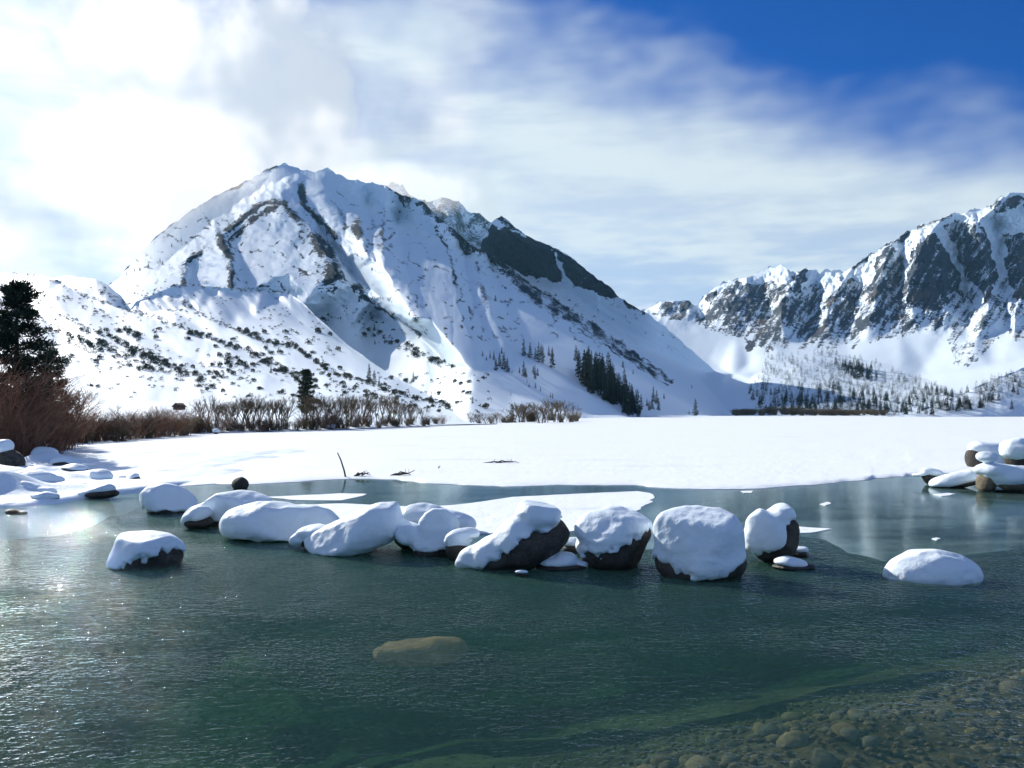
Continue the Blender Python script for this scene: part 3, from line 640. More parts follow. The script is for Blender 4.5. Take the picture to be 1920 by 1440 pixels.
def jitter_line(pts, step, amp, seed, sc):
    o = []; k = 0
    for (xa, ya), (xb, yb) in zip(pts[:-1], pts[1:]):
        n = max(1, int(math.hypot(xb - xa, yb - ya) / step))
        for i in range(n):
            t = i / n; x, y = xa + (xb - xa) * t, ya + (yb - ya) * t
            o.append((x + float(pn(np.array([x * sc]), np.array([y * sc]), seed)[0]) * amp, y + float(pn(np.array([x * sc]), np.array([y * sc + 9]), seed + 1)[0]) * amp)); k += 1
    o.append(pts[-1]); return o
def slab(name, outline, z0, z1, material, bev=0.0):
    """flat sheet with thickness from a plan outline; rim slightly rounded"""
    bm = bmesh.new(); vs = [bm.verts.new((x, y, z0)) for x, y in outline]
    f = bm.faces.new(vs); f.normal_update()
    if f.normal.z < 0: bmesh.ops.reverse_faces(bm, faces=[f])
    r = bmesh.ops.extrude_face_region(bm, geom=[f]); tv = [v for v in r['geom'] if isinstance(v, bmesh.types.BMVert)]
    for v in tv: v.co.z = z1
    bmesh.ops.triangulate(bm, faces=[fc for fc in bm.faces if len(fc.verts) > 4])
    bmesh.ops.recalc_face_normals(bm, faces=bm.faces)
    me = bpy.data.meshes.new(name); bm.to_mesh(me); bm.free(); return link(name, me, material)
def build_ice():
    # snow-covered ice over the whole lake beyond the open water
    e = [wl(x, y) for x, y in EDGE]; e = jitter_line(jitter_line(e, 0.35, 0.34, 3, .55), 0.2, 0.14, 5, 2.3)
    # grid strip along the edge so that the sheet can carry drifts, then far out to every shore
    rows = [0.0, 0.03, 0.1, 0.3, 0.8, 1.6, 3, 5, 8, 12, 18, 27, 40, 60, 90, 140, 220, 340, 520, 800, 1200, 1700]
    E = np.array(e); nx = len(E); V = []
    for k, r in enumerate(rows):
        far = np.stack([E[:, 0] * (1 + r / E[:, 1]), E[:, 1] + r], 1)
        if k > 10:        # even out the jitter far away
            u = np.linspace(-1.3, 1.3, nx); t = min(1, (k - 10) / 4); far = far * (1 - t) + np.stack([u * (E[:, 1].mean() + r), 0 * u + E[:, 1].mean() + r], 1) * t
        z = 0.012 + 0.06 * min(1, r / 0.5) + (0.02 * fbm(far[:, 0] / 2.2, far[:, 1] / 6.0, 3, 55) * min(1, r / 3) if r < 200 else 0)
        V.append(np.stack([far[:, 0], far[:, 1], z + 0 * far[:, 0]], 1))
    V = [np.stack([E[:, 0], E[:, 1], E[:, 0] * 0 - 0.05], 1)] + V
    V = np.array(V); me = mesh_np('snow_covered_ice', V.reshape(-1, 3), quads(V.shape[0], nx))
    tag(link('frozen_lake', me, M['lakesnow']), 'flat white snow-covered ice over the lake', 'frozen lake', None, 'structure')
    near = [(296, 918), (320, 932), (350, 955), (420, 985), (520, 992), (640, 1000), (780, 1010), (900, 1030), (1100, 1030), (1400, 1030), (1500, 1006), (1545, 1012), (1590, 1036), (1650, 1052), (1730, 1056), (1810, 1043), (1920, 1027), (2300, 1000)]
    P = [wl(x, y, .004) for x, y in near]; P = jitter_line(P, .3, .12, 6, 1.3)
    far = [(x, y + .6) for x, y in [wl(x, y, .004) for x, y in EDGE if 300 < x < 2300]]
    far = far + [(30, 38)]
    tag(slab('thin_ice', P + far[::-1], -0.012, 0.004, M['thinice']), 'thin grey-green translucent ice behind the boulder row', 'ice', None, 'structure')
def build_floes():
    specs = [([(496, 932), (560, 929), (640, 925), (690, 926), (670, 932), (640, 938), (560, 938)], 'narrow white ice floe behind the left boulders'),
             ([(440, 958), (560, 947), (640, 944), (720, 948), (800, 951), (880, 944), (960, 932), (1080, 926), (1195, 921), (1222, 925), (1229, 932), (1218, 938), (1224, 941), (1205, 949), (1195, 958), (1150, 985), (1040, 1000), (900, 1000), (700, 985), (560, 975)], 'broad white ice floe behind the central boulders'),
             ([(1400, 996), (1470, 985), (1560, 992), (1520, 999), (1500, 1000)], 'small pale ice floe beside the rightmost central boulder'),
             ([(1535, 945), (1552, 941), (1560, 943), (1548, 948)], 'tiny white ice flake in the grey ice right of centre'),
             ([(1748, 1010), (1756, 1008), (1764, 1010), (1756, 1013)], 'tiny white ice flake left of the right domed boulder'), ([(1390, 921), (1412, 920), (1408, 924), (1395, 924)], 'tiny white ice flake against the snow edge'),
             ([(1752, 927), (1775, 924), (1790, 926), (1765, 931)], 'thin white ice flake before the right boulder group')]
    for k, (px, lab) in enumerate(specs):
        P = jitter_line([wl(x, y, .01) for x, y in px + [px[0]]], .12, .05, 30 + k, 2.3)[:-1]
        tag(slab('ice_floe', P, -0.006, 0.014, M['lakesnow']), lab, 'ice floe', 'ice floes on the grey ice')
BED = build_water(); build_ice(); build_floes()

# ---------------------------------------------------------------- boulders: implicit shapes meshed by surface nets
_lat = np.random.RandomState(3).rand(32, 32, 32).astype(np.float32)
def vn3(x, y, z, seed=0):
    x = x + seed * 7.3; y = y + seed * 3.1; z = z + seed * 5.9
    xi, yi, zi = np.floor(x).astype(np.int32), np.floor(y).astype(np.int32), np.floor(z).astype(np.int32)
    fx, fy, fz = x - xi, y - yi, z - zi
    fx, fy, fz = [f * f * (3 - 2 * f) for f in (fx, fy, fz)]
    xi &= 31; yi &= 31; zi &= 31; xj, yj, zj = (xi + 1) & 31, (yi + 1) & 31, (zi + 1) & 31
    a = _lat[xi, yi, zi] * (1 - fx) + _lat[xj, yi, zi] * fx; b = _lat[xi, yj, zi] * (1 - fx) + _lat[xj, yj, zi] * fx
    c = _lat[xi, yi, zj] * (1 - fx) + _lat[xj, yi, zj] * fx; d = _lat[xi, yj, zj] * (1 - fx) + _lat[xj, yj, zj] * fx
    return ((a * (1 - fy) + b * fy) * (1 - fz) + (c * (1 - fy) + d * fy) * fz) * 2 - 1
def surfnets(S, lo, st):
    """quads around the zero level of the sampled field S"""
    ins = S < 0; nx, ny, nz = S.shape
    cnt = np.zeros((nx - 1, ny - 1, nz - 1), np.float32); acc = np.zeros((nx - 1, ny - 1, nz - 1, 3), np.float32)
    base = np.stack(np.meshgrid(np.arange(nx), np.arange(ny), np.arange(nz), indexing='ij'), -1).astype(np.float32)
    for ax in range(3):
        sl0 = [slice(None)] * 3; sl1 = [slice(None)] * 3; sl0[ax] = slice(None, -1); sl1[ax] = slice(1, None); sl0, sl1 = tuple(sl0), tuple(sl1)
        a, b = S[sl0], S[sl1]; cr = ins[sl0] != ins[sl1]
        t = np.where(cr, a / np.where(cr, a - b, 1), 0).astype(np.float32)
        p = base[sl0].copy(); p[..., ax] += t; p *= cr[..., None]
        oth = [i for i in range(3) if i != ax]
        for i in (0, 1):
            for j in (0, 1):
                s = [slice(None)] * 3
                s[oth[0]] = slice(i, S.shape[oth[0]] - 1 + i); s[oth[1]] = slice(j, S.shape[oth[1]] - 1 + j); s = tuple(s)
                cnt += cr[s]; acc += p[s]
    on = cnt > 0; idx = np.full(on.shape, -1, np.int64); idx[on] = np.arange(on.sum())
    V = acc[on] / cnt[on][:, None] * st + np.asarray(lo)
    Fc = []
    for ax in range(3):
        o1, o2 = (ax + 1) % 3, (ax + 2) % 3
        sl0 = [slice(1, -1)] * 3; sl1 = [slice(1, -1)] * 3
        sl0[ax] = slice(0, S.shape[ax] - 1); sl1[ax] = slice(1, S.shape[ax]); a, b = ins[tuple(sl0)], ins[tuple(sl1)]
        c = np.nonzero(a != b)
        if c[0].size == 0: continue
        flip = ~a[c]
        cell = [c[0].copy(), c[1].copy(), c[2].copy()]
        cell[o1] += 1; cell[o2] += 1
        def at(d1, d2):
            q = [cell[0].copy(), cell[1].copy(), cell[2].copy()]; q[o1] -= d1; q[o2] -= d2; return idx[q[0], q[1], q[2]]
        q = np.stack([at(0, 0), at(1, 0), at(1, 1), at(0, 1)], 1); q[flip] = q[flip][:, ::-1]; Fc.append(q)
    Fc = np.concatenate(Fc); Fc = Fc[(Fc >= 0).all(1)]
    return V, Fc
def ell(P, e):
    """e = (px, py, rx, ry, rd, tilt deg, depth offset) in photograph pixels at the boulder's own distance"""
    cx, cyy, rx, ry, rd = e[:5]; a = math.radians(e[5] if len(e) > 5 else 0); off = e[6] if len(e) > 6 else 0
    x, z, y = P[0] - cx, -(P[2] - cyy), P[1] - off
    c, s = math.cos(a), math.sin(a); x, z = x * c + z * s, -x * s + z * c
    k0 = np.sqrt((x / rx) ** 2 + (z / ry) ** 2 + (y / rd) ** 2) + 1e-6; k1 = np.sqrt((x / rx ** 2) ** 2 + (z / ry ** 2) ** 2 + (y / rd ** 2) ** 2) + 1e-9
    return k0 * (k0 - 1) / k1
SNOWN = []
def boulder(name, label, wy, rocks, snows=(), cap=None, t=9.0, k=14.0, rough=2.6, facet=0, seed=0, material=None, group='snow-capped boulders in the water', step=2.4, cut=8.0, cat='boulder', ksnow=12.0, dip=0.0, sf=2, planes=(), gap=7.0):
    """rock (union of ellipsoids, chipped by planes) with its snow cap: rock grown by t, kept above the cap line, plus extra drifts"""
    rdm = max(e[4] for e in rocks); Dw = CAMZ * F / (wy - HOR); Dc = Dw * (1 + 0.75 * rdm / F)
    allx = [(e[0] - e[2] * 1.1 - e[3] * .3, e[0] + e[2] * 1.1 + e[3] * .3, e[1] - max(e[3], e[2] * .5) * 1.1, e[1] + max(e[3], e[2] * .5) * 1.1, (e[6] if len(e) > 6 else 0) - e[4] * 1.1, (e[6] if len(e) > 6 else 0) + e[4] * 1.1) for e in list(rocks) + list(snows)]
    pad = t + 8
    lo = [min(a[0] for a in allx) - pad, min(a[4] for a in allx) - pad, min(a[2] for a in allx) - pad]
    hi = [max(a[1] for a in allx) + pad, max(a[5] for a in allx) + pad, max(a[3] for a in allx) + pad]
    zb = wy + 42          # nothing needed far below the water line
    hi[2] = min(hi[2], zb)
    n = [int((hi[i] - lo[i]) / step) + 2 for i in range(3)]
    P = np.meshgrid(*[(lo[i] + np.arange(n[i]) * step).astype(np.float32) for i in range(3)], indexing='ij')
    w1 = vn3(P[0] / 34, P[1] / 34, P[2] / 34, seed); w2 = vn3(P[0] / 13, P[1] / 13, P[2] / 13, seed + 2)
    r = None
    for e in rocks:
        d = ell(P, e); r = d if r is None else smin(r, d, k)
    rs = np.random.RandomState(seed + 11)
    for _ in range(facet):
        v = rs.normal(size=3); v[1] = -abs(v[1]); v /= np.linalg.norm(v); e = rocks[0]
        ext = math.sqrt((v[0] * e[2]) ** 2 + (v[2] * e[3]) ** 2 + (v[1] * e[4]) ** 2) * rs.uniform(.74, .9)
        r = smax(r, (P[0] - e[0]) * v[0] + (P[1] - (e[6] if len(e) > 6 else 0)) * v[1] + (P[2] - e[1]) * v[2] - ext, 6)
    pl = list(planes)                          # wind-planed faces meeting in soft edges; the rock below is flattened to match
    src = list(snows) or list(rocks)
    if not snows and cap is None: sf = 0
    for _ in range(sf):
        e = src[rs.randint(len(src))]; v = rs.normal(size=3); v[1] = -abs(v[1]) * .8; v[2] = -abs(v[2]); v /= np.linalg.norm(v)
        sup = lambda o, f: sum(q * w for q, w in zip((o[0], o[6] if len(o) > 6 else 0, o[1]), v)) + f * math.sqrt((v[0] * o[2]) ** 2 + (v[2] * o[3]) ** 2 + (v[1] * o[4]) ** 2)
        pl.append((v[0], v[1], v[2], max(sup(e, rs.uniform(.84, .97)), max(sup(o, .62) for o in src))))
    for a, b_, c, dd in pl: r = smax(r, P[0] * a + P[1] * b_ + P[2] * c - dd + t * .9 + 2, 7)
    rn = r + rough * w1 + rough * .5 * w2
    sc = Dc / F
    def conv(V):
        return np.stack([(V[:, 0] - 960) * sc, Dc + V[:, 1] * sc, CAMZ + (HOR - V[:, 2]) * sc], 1)
    ox, oy = (rocks[0][0] - 960) * sc, Dc
    root = empty(name, (ox, oy, 0.0)); tag(root, label, cat, group)
    def part(nm, S, mt):
        S = S.copy(); S[:, :, -1] = 1; S[:, :, 0] = 1; S[0] = S[-1] = 1; S[:, 0] = S[:, -1] = 1
        if not (S < 0).any(): return
        V, Fc = surfnets(S, lo, step)
        if len(V) < 8: return
        V = conv(V); V -= np.array([ox, oy, 0])
        Fc = Fc[:, ::-1]
        link(nm, mesh_np(nm, V, Fc), mt, root)
    part('rock', rn, material or M['rock'])
    s = None
    sn = 2.2 * w1 + .5 * w2 + 3.4 * (np.abs(vn3(P[0] / 27, P[1] / 27, P[2] / 15, seed + 8)) - .3)
    if cap is not None:
        line = np.interp(P[0], [c[0] for c in cap], [c[1] for c in cap]) + dip * P[1]
        above = (P[2] - line) * .75 + cut * vn3(P[0] / 17, P[1] / 17, P[2] / 17, seed + 5) + cut * .5 * vn3(P[0] / 7, P[1] / 7, P[2] / 7, seed + 6)
        s = smax(r - t + sn * .7, above, ksnow)
    for e in snows:
        d = ell(P, e) + sn; s = d if s is None else smin(s, d, 6)
    if s is not None and gap: s = smax(s, P[2] - (wy - gap + 5 * vn3(P[0] / 15, P[1] / 15, P[2] / 40, seed + 9)), 5)     # the snow melts off above the water line
    for a, b_, c, dd in pl:
        if s is not None: s = smax(s, P[0] * a + P[1] * b_ + P[2] * c - dd + 1.2 * w2, 7)
    if s is not None: part('snow_cap', s, M['snow'])
    return root
def build_boulders():
    b = boulder
    b('boulder', 'isolated dark boulder with flat snow cap in the left open water', 1068, [(274, 1046, 68, 40, 62), (262, 1030, 50, 28, 50)], (), [(190, 1052), (250, 1056), (285, 1042), (310, 1034), (350, 1036)], 9, seed=1, facet=3)
    b('boulder', 'egg-shaped snow-covered boulder at the left end of the row', 962, [(316, 940, 44, 24, 36, -14), (318, 955, 40, 20, 34)], (), [(250, 948), (300, 966), (345, 962), (380, 950)], 8, seed=2)
    b('boulder', 'low snow-draped boulder second from left in the row', 988, [(446, 950, 54, 22, 42), (378, 975, 30, 16, 28), (440, 975, 70, 20, 40)], [(372, 964, 27, 16, 24, 22), (362, 975, 18, 14, 16), (455, 944, 58, 20, 44, -4), (415, 958, 34, 18, 34, 20), (490, 956, 34, 16, 36, -14), (428, 932, 18, 7, 16, 12), (470, 936, 24, 7, 22, -8)], [(330, 985), (400, 990), (430, 968), (480, 972), (540, 968)], 8, seed=3)
    b('boulder', 'long low boulder under a thick smooth snow blanket left of centre', 1016, [(500, 985, 74, 28, 58, -4), (560, 985, 60, 26, 60), (470, 985, 44, 24, 40)], [(465, 972, 44, 22, 34, 8), (520, 968, 66, 26, 56, -6), (570, 990, 48, 24, 36), (450, 984, 32, 22, 28), (540, 1002, 44, 14, 34), (606, 980, 44, 24, 40, 6), (560, 962, 46, 14, 46), (474, 955, 22, 9, 20, 18), (590, 958, 24, 9, 22, -12), (498, 994, 24, 14, 20), (438, 990, 14, 12, 14)], [(400, 1004), (470, 1006), (560, 1022), (640, 1018)], 9, seed=4)
    b('boulder', 'broad snow-loaded boulder with a peaked right shoulder in the row', 1042, [(655, 1005, 82, 32, 64, 14), (700, 985, 48, 34, 50)], [(640, 1003, 72, 34, 52, 10), (708, 975, 48, 24, 46, 32), (610, 1012, 40, 22, 34), (745, 990, 36, 18, 30, -20), (770, 1004, 26, 16, 26), (728, 956, 22, 9, 20, 30), (655, 982, 30, 12, 26, 18), (598, 1020, 20, 13, 18), (690, 1022, 26, 14, 22, 24)], [(540, 1030), (620, 1046), (680, 1046), (720, 1020), (770, 1000)], 9, seed=5)
    b('boulder', 'rounded snowy boulder just behind the knobbly central one', 1000, [(790, 975, 34, 26, 30), (835, 985, 50, 22, 30)], [(792, 962, 34, 20, 30), (860, 985, 34, 14, 26)], [(740, 985), (800, 992), (900, 995)], 7, seed=6)
    b('boulder', 'narrow upright boulder wearing a hanging snow hood at the row centre', 1044, [(824, 1012, 30, 42, 34), (800, 1030, 26, 26, 28)], [(823, 985, 37, 31, 34), (846, 1014, 18, 30, 22), (800, 1004, 16, 26, 20), (765, 1004, 24, 18, 24)], [(740, 1022), (800, 1026), (850, 1030), (880, 1020)], 7, seed=7)
    b('boulder', 'large leaning boulder with bare brown right face and snow sliding left', 1070, [(990, 1018, 78, 46, 60, 26), (1025, 990, 40, 46, 44), (930, 1050, 46, 32, 44)], [(1008, 966, 44, 34, 44, 10), (968, 994, 50, 26, 44, 34), (925, 1026, 42, 22, 36, 36), (885, 1048, 28, 24, 28, 20), (868, 1058, 14, 13, 14)], [(840, 1075), (905, 1062), (960, 1024), (1000, 1000), (1030, 992), (1048, 968), (1075, 955)], 9, seed=8, facet=3, dip=.1)
    b('boulder', 'rounded dark boulder with snow on its upper left between two larger ones', 1070, [(1152, 1026, 68, 50, 60), (1160, 1005, 60, 50, 52)], [(1118, 990, 42, 34, 42, 24), (1170, 975, 44, 26, 44, -14)], [(1060, 1034), (1112, 1034), (1150, 1020), (1185, 1000), (1235, 984)], 8, seed=9, facet=3)
    b('boulder', 'biggest round boulder almost wrapped in snow, right of centre', 1088, [(1314, 1054, 86, 46, 66), (1310, 1005, 76, 56, 62)], [(1285, 1000, 60, 56, 56, -38), (1330, 985, 58, 38, 54, -10), (1345, 1020, 46, 42, 46, 20), (1282, 1036, 44, 26, 40, -20)], [(1210, 1046), (1260, 1062), (1300, 1078), (1345, 1072), (1370, 1052), (1405, 1028)], 9, seed=10, facet=2, sf=3, planes=[(-.42, -.42, -.80, -.42 * 1310 - .80 * 1000 + 52)])
    b('boulder', 'boulder with snow hood and bare brown notch at the right end of the row', 1060, [(1450, 1012, 46, 44, 46), (1470, 1000, 30, 42, 36)], [(1434, 992, 36, 38, 38, 14), (1462, 966, 32, 20, 34, 28), (1418, 1012, 24, 24, 26)], [(1380, 1030), (1430, 1036), (1456, 1022), (1464, 975), (1478, 968), (1510, 972)], 7, seed=11, facet=4)
    b('boulder', 'smooth white snow dome alone in the water at right', 1092, [(1745, 1078, 78, 32, 60)], [(1748, 1072, 82, 42, 64), (1700, 1080, 42, 22, 40, 20), (1790, 1076, 46, 30, 48)], [(1640, 1088), (1850, 1090)], 6, seed=12, sf=0, gap=3)
    b('boulder', 'small snow-hooded stone joined to the second boulder from left', 993, [(372, 978, 28, 16, 24)], [(370, 966, 29, 17, 25, 18), (352, 976, 14, 10, 14)], None, 4, seed=31, sf=2, gap=4)
    b('boulder', 'snow-joined stone filling the gap before the peaked boulder', 1032, [(596, 1012, 34, 18, 28)], [(592, 1002, 38, 20, 30, -6), (560, 1010, 24, 12, 20)], None, 5, seed=32, sf=2)
    b('boulder', 'squat snowy stone between the hooded and the leaning boulders', 1052, [(858, 1030, 22, 24, 22)], [(858, 1012, 25, 22, 22), (880, 1000, 20, 12, 18)], None, 5, seed=33, sf=2)
    b('boulder', 'snow-covered stone between the peaked and the hooded boulders', 1030, [(768, 1008, 30, 20, 26)], [(766, 998, 32, 20, 26, -10)], None, 5, seed=34, sf=2)
    b('boulder', 'flat frosted stone low beside the right end boulder', 1046, [(1505, 1036, 26, 10, 22)], [(1500, 1030, 18, 5, 16)], None, 3, rough=1.2, seed=13)
    b('boulder', 'thin stone slab with a blue-white snow wedge beside the right end boulder', 1070, [(1488, 1062, 42, 7, 26)], [(1482, 1055, 32, 11, 22, -6)], None, 3, rough=1.2, seed=14)
    b('boulder', 'low ledge with lumpy snow between the leaning and the rounded boulders', 1070, [(1050, 1062, 50, 9, 34)], [(1048, 1054, 42, 13, 28), (1026, 1044, 14, 12, 14), (1060, 1044, 20, 10, 18), (1086, 1058, 18, 8, 16)], None, 4, rough=1.2, seed=15)
    b('boulder', 'small snowy stone half hidden in the gap behind the ledge', 1036, [(1076, 1028, 22, 14, 20)], [(1076, 1018, 22, 9, 18)], None, 4, rough=1.2, seed=16)
    b('stone', 'tiny snow-topped stone in the dark water before the leaning boulder', 1082, [(978, 1078, 14, 5, 12)], [(977, 1073, 14, 4.5, 11)], None, 3, rough=.8, seed=17, cat='stone')
    b('boulder', 'bare dark round boulder frozen in at the ice edge on the left', 918, [(449, 908, 17, 14, 15)], (), [(420, 897), (480, 895)], 1.2, rough=1.0, seed=18, facet=2, cut=2, ksnow=2, step=1.6)
    # right shore group
    g2 = 'snowy boulders heaped at the right edge'
    b('boulder', 'small dark rock with a white tip left of the right shore heap', 910, [(1752, 897, 20, 14, 18), (1745, 890, 15, 12, 16)], [(1749, 884, 18, 9, 16, -14), (1722, 890, 12, 3, 12)], None, 3, k=6, rough=1.2, seed=21, facet=4, group=g2, gap=2.5, step=1.6)
    b('boulder', 'long snow-covered rock lens at the water in the right shore heap', 916, [(1795, 904, 46, 11, 30, 10)], [(1792, 900, 48, 13, 32, 12), (1822, 892, 20, 13, 20)], None, 3, k=6, rough=1.2, seed=22, group=g2, gap=2.5, step=1.8)
    b('boulder', 'tan-faced boulder with blue-shaded snow at the right frame edge', 924, [(1848, 902, 15, 24, 20, -10), (1895, 905, 44, 20, 34)], [(1895, 894, 56, 22, 38), (1884, 908, 30, 18, 26), (1862, 882, 34, 14, 30), (1850, 856, 20, 10, 18)], None, 3, k=6, rough=1.2, seed=23, group=g2, gap=2.5, step=1.8, material=M['rock_tan'])
    b('boulder', 'tilted boulder with snow back crowning the right shore heap', 880, [(1846, 860, 33, 22, 30, 20), (1826, 856, 14, 16, 18)], [(1862, 850, 44, 20, 34, -18), (1854, 868, 34, 16, 32), (1840, 842, 22, 12, 20), (1890, 862, 26, 14, 24, -20)], None, 3, k=6, rough=1.2, seed=24, group=g2, gap=0, step=1.8)
    b('boulder', 'snow mound cut by the right frame edge behind the heap', 896, [(1930, 860, 44, 32, 36)], [(1930, 846, 52, 26, 40), (1905, 836, 22, 9, 20), (1960, 880, 50, 30, 40)], None, 4, k=6, rough=1.2, seed=25, group=g2, gap=0, step=2.0)
    # slab under the water
    Dw = 8.2; sc = Dw / F
    r = link('sunken_slab', slab_rock(), M['slab']); r.location = ((790 - 960) * sc * 1.0, Dw, -0.09); r.scale = (.86, .8, .8)
    tag(r, 'flat tan rock slab just under the water surface, bottom centre', 'rock')
def slab_rock():
    st = .03; lo = np.array([-.8, -.75, -.6]); n = [54, 50, 26]
    P = np.meshgrid(*[(lo[i] + np.arange(n[i]) * st).astype(np.float32) for i in range(3)], indexing='ij')
    x, y, z = P[0] + .1 * P[1], P[1] - .18 * P[0], P[2] + .15
    k = (np.abs(x / .55) ** 2.6 + np.abs(y / .30) ** 2.6 + np.abs(z / .17) ** 2.6) ** (1 / 2.6)
    q = smax((k - 1) * .4, P[2] + .02 - .08 * P[0], .08)
    q = q + .035 * vn3(P[0] * 4, P[1] * 4, P[2] * 4) + .015 * vn3(P[0] * 12, P[1] * 12, P[2] * 12)
    q[:, :, -1] = q[:, :, 0] = 1
    V, Fc = surfnets(q, lo, st); return mesh_np('sunken_slab', V, Fc[:, ::-1])
build_boulders()

# ---------------------------------------------------------------- vegetation
M['needle'] = mat_leaf('pine_needles', (0.012, 0.024, 0.018), (0.035, 0.055, 0.034))
M['needle_far'] = mat_leaf('conifer_needles', (0.012, 0.026, 0.022), (0.030, 0.050, 0.038))
M['shrubleaf'] = mat_leaf('shrub_leaves', (0.030, 0.040, 0.030), (0.060, 0.068, 0.045))
M['bark'] = mat_plain('bark', (0.045, 0.035, 0.028), (0.10, 0.08, 0.06))
M['willow'] = mat_plain('willow_twigs', (0.11, 0.058, 0.040), (0.29, 0.155, 0.10), 1.5)
M['twig'] = mat_plain('grey_twigs', (0.065, 0.050, 0.034), (0.19, 0.145, 0.09), 1.5)
def tube(V, Fc, pts, r0, r1, sides=3):
    """tapered twig along pts"""
    n = len(pts); b = len(V)
    for i, p in enumerate(pts):
        p = Vector(p); q = Vector(pts[min(i + 1, n - 1)]) - Vector(pts[max(i - 1, 0)])
        q.normalize(); a = q.orthogonal().normalized(); c = q.cross(a); r = r0 + (r1 - r0) * i / (n - 1)
        for k in range(sides):
            t = 2 * math.pi * k / sides; V.append(tuple(p + (a * math.cos(t) + c * math.sin(t)) * r))
    for i in range(n - 1):
        for k in range(sides):
            k2 = (k + 1) % sides; Fc.append((b + i * sides + k, b + i * sides + k2, b + (i + 1) * sides + k2, b + (i + 1) * sides + k))
def leafq(V, Fc, p, d, s, w, rg):
    """one pointed leaf face at p along d"""
    d = Vector(d).normalized(); a = d.cross(Vector((rg.uniform(-1, 1), rg.uniform(-1, 1), rg.uniform(-1, 1)))).normalized(); p = Vector(p); b = len(V)
    V += [tuple(p), tuple(p + d * s * .5 + a * w), tuple(p + d * s), tuple(p + d * s * .5 - a * w)]; Fc.append((b, b + 1, b + 2, b + 3))
def mk(name, V, Fc): return mesh_np(name, np.array(V), np.array(Fc), False)
def conifer_meshes(seed, h=20.0, r=3.2, lev=26, per=7):
    """narrow spire with uneven drooping boughs"""
    rg = random.Random(seed); V, Fc = [], []; TV, TF = [], []
    tube(TV, TF, [(0, 0, -1.0), (0.05, 0, h * .5), (0, 0, h * .97)], h * .016, h * .003, 5)
    for i in range(lev):
        t = (i + rg.uniform(-.3, .3)) / lev; z = h * (.07 + .93 * t); rr = r * (1 - t) ** .72 * rg.uniform(.62, 1.12) + .12
        for k in range(per):
            if rg.random() < .14: continue
            a = rg.uniform(0, 6.283); L2 = rr * rg.uniform(.6, 1.15); dz = -.18 * L2 + rg.uniform(-.1, .1) * L2 + (.35 * L2 if t > .8 else 0)
            for q in range(4):
                f = .25 + .25 * q; p = (math.cos(a) * L2 * f * .8, math.sin(a) * L2 * f * .8, z + dz * f * .8)
                a2 = a + rg.uniform(-.7, .7); leafq(V, Fc, p, (math.cos(a2), math.sin(a2), rg.uniform(-.5, .25)), L2 * .42 + .35, L2 * .10 + .22, rg)
    for q in range(8): leafq(V, Fc, (0, 0, h * (.93 + .01 * q)), (rg.uniform(-.3, .3), rg.uniform(-.3, .3), 1), .9, .16, rg)
    return mk('crown', V, Fc), mk('trunk', TV, TF)
def pine_meshes(seed, h=9.0, r=2.0, limbs=34, tufts=9, per=22, leaf=.22, base=.22, top=.8):
    """open pine: limbs that carry separate dark tufts with sky between them"""
    rg = random.Random(seed); V, Fc = [], []; TV, TF = [], []
    lean = rg.uniform(-.02, .02) * h
    tube(TV, TF, [(0, 0, -.4), (lean * .4, .04, h * .35), (lean * .8, -.05, h * .7), (lean, 0, h * .98)], h * .020 + .03, h * .004, 7)
    for i in range(limbs):
        t = base + (1 - base) * (i + rg.uniform(0, 1)) / limbs; z = h * t; prof = math.sin(min(1, (1.05 - t) / (1.05 - base) * 1.15) * math.pi * .5) ** top * (0.75 + .25 * min(1, (t - base) / .15))
        L2 = r * prof * rg.uniform(.55, 1.12) + .15; a = i * 2.4 + rg.uniform(-.6, .6); up = rg.uniform(-.12, .30) + (.4 if t > .85 else 0)
        p0 = Vector((lean * t, 0, z)); tip = p0 + Vector((math.cos(a) * L2, math.sin(a) * L2, up * L2)); mid = p0.lerp(tip, .5) + Vector((0, 0, -.08 * L2))
        tube(TV, TF, [p0, mid, tip], .012 * h * (1 - t) + .012, .006, 3)
        for q in range(tufts):
            f = rg.uniform(.38, 1.03); c = p0.lerp(tip, f) + Vector((rg.gauss(0, .12), rg.gauss(0, .12), rg.gauss(0, .07))) * L2 * .9
            R = (.17 + .12 * rg.random()) * (r / 2.0) ** .6
            for s in range(per):
                d = Vector((rg.gauss(0, 1), rg.gauss(0, 1), rg.gauss(.25, .8))).normalized(); leafq(V, Fc, c + d * R * rg.uniform(.2, .9), d + Vector((0, 0, .2)), leaf * rg.uniform(.6, 1.2), leaf * .16, rg)
    return mk('crown', V, Fc), mk('trunk', TV, TF)
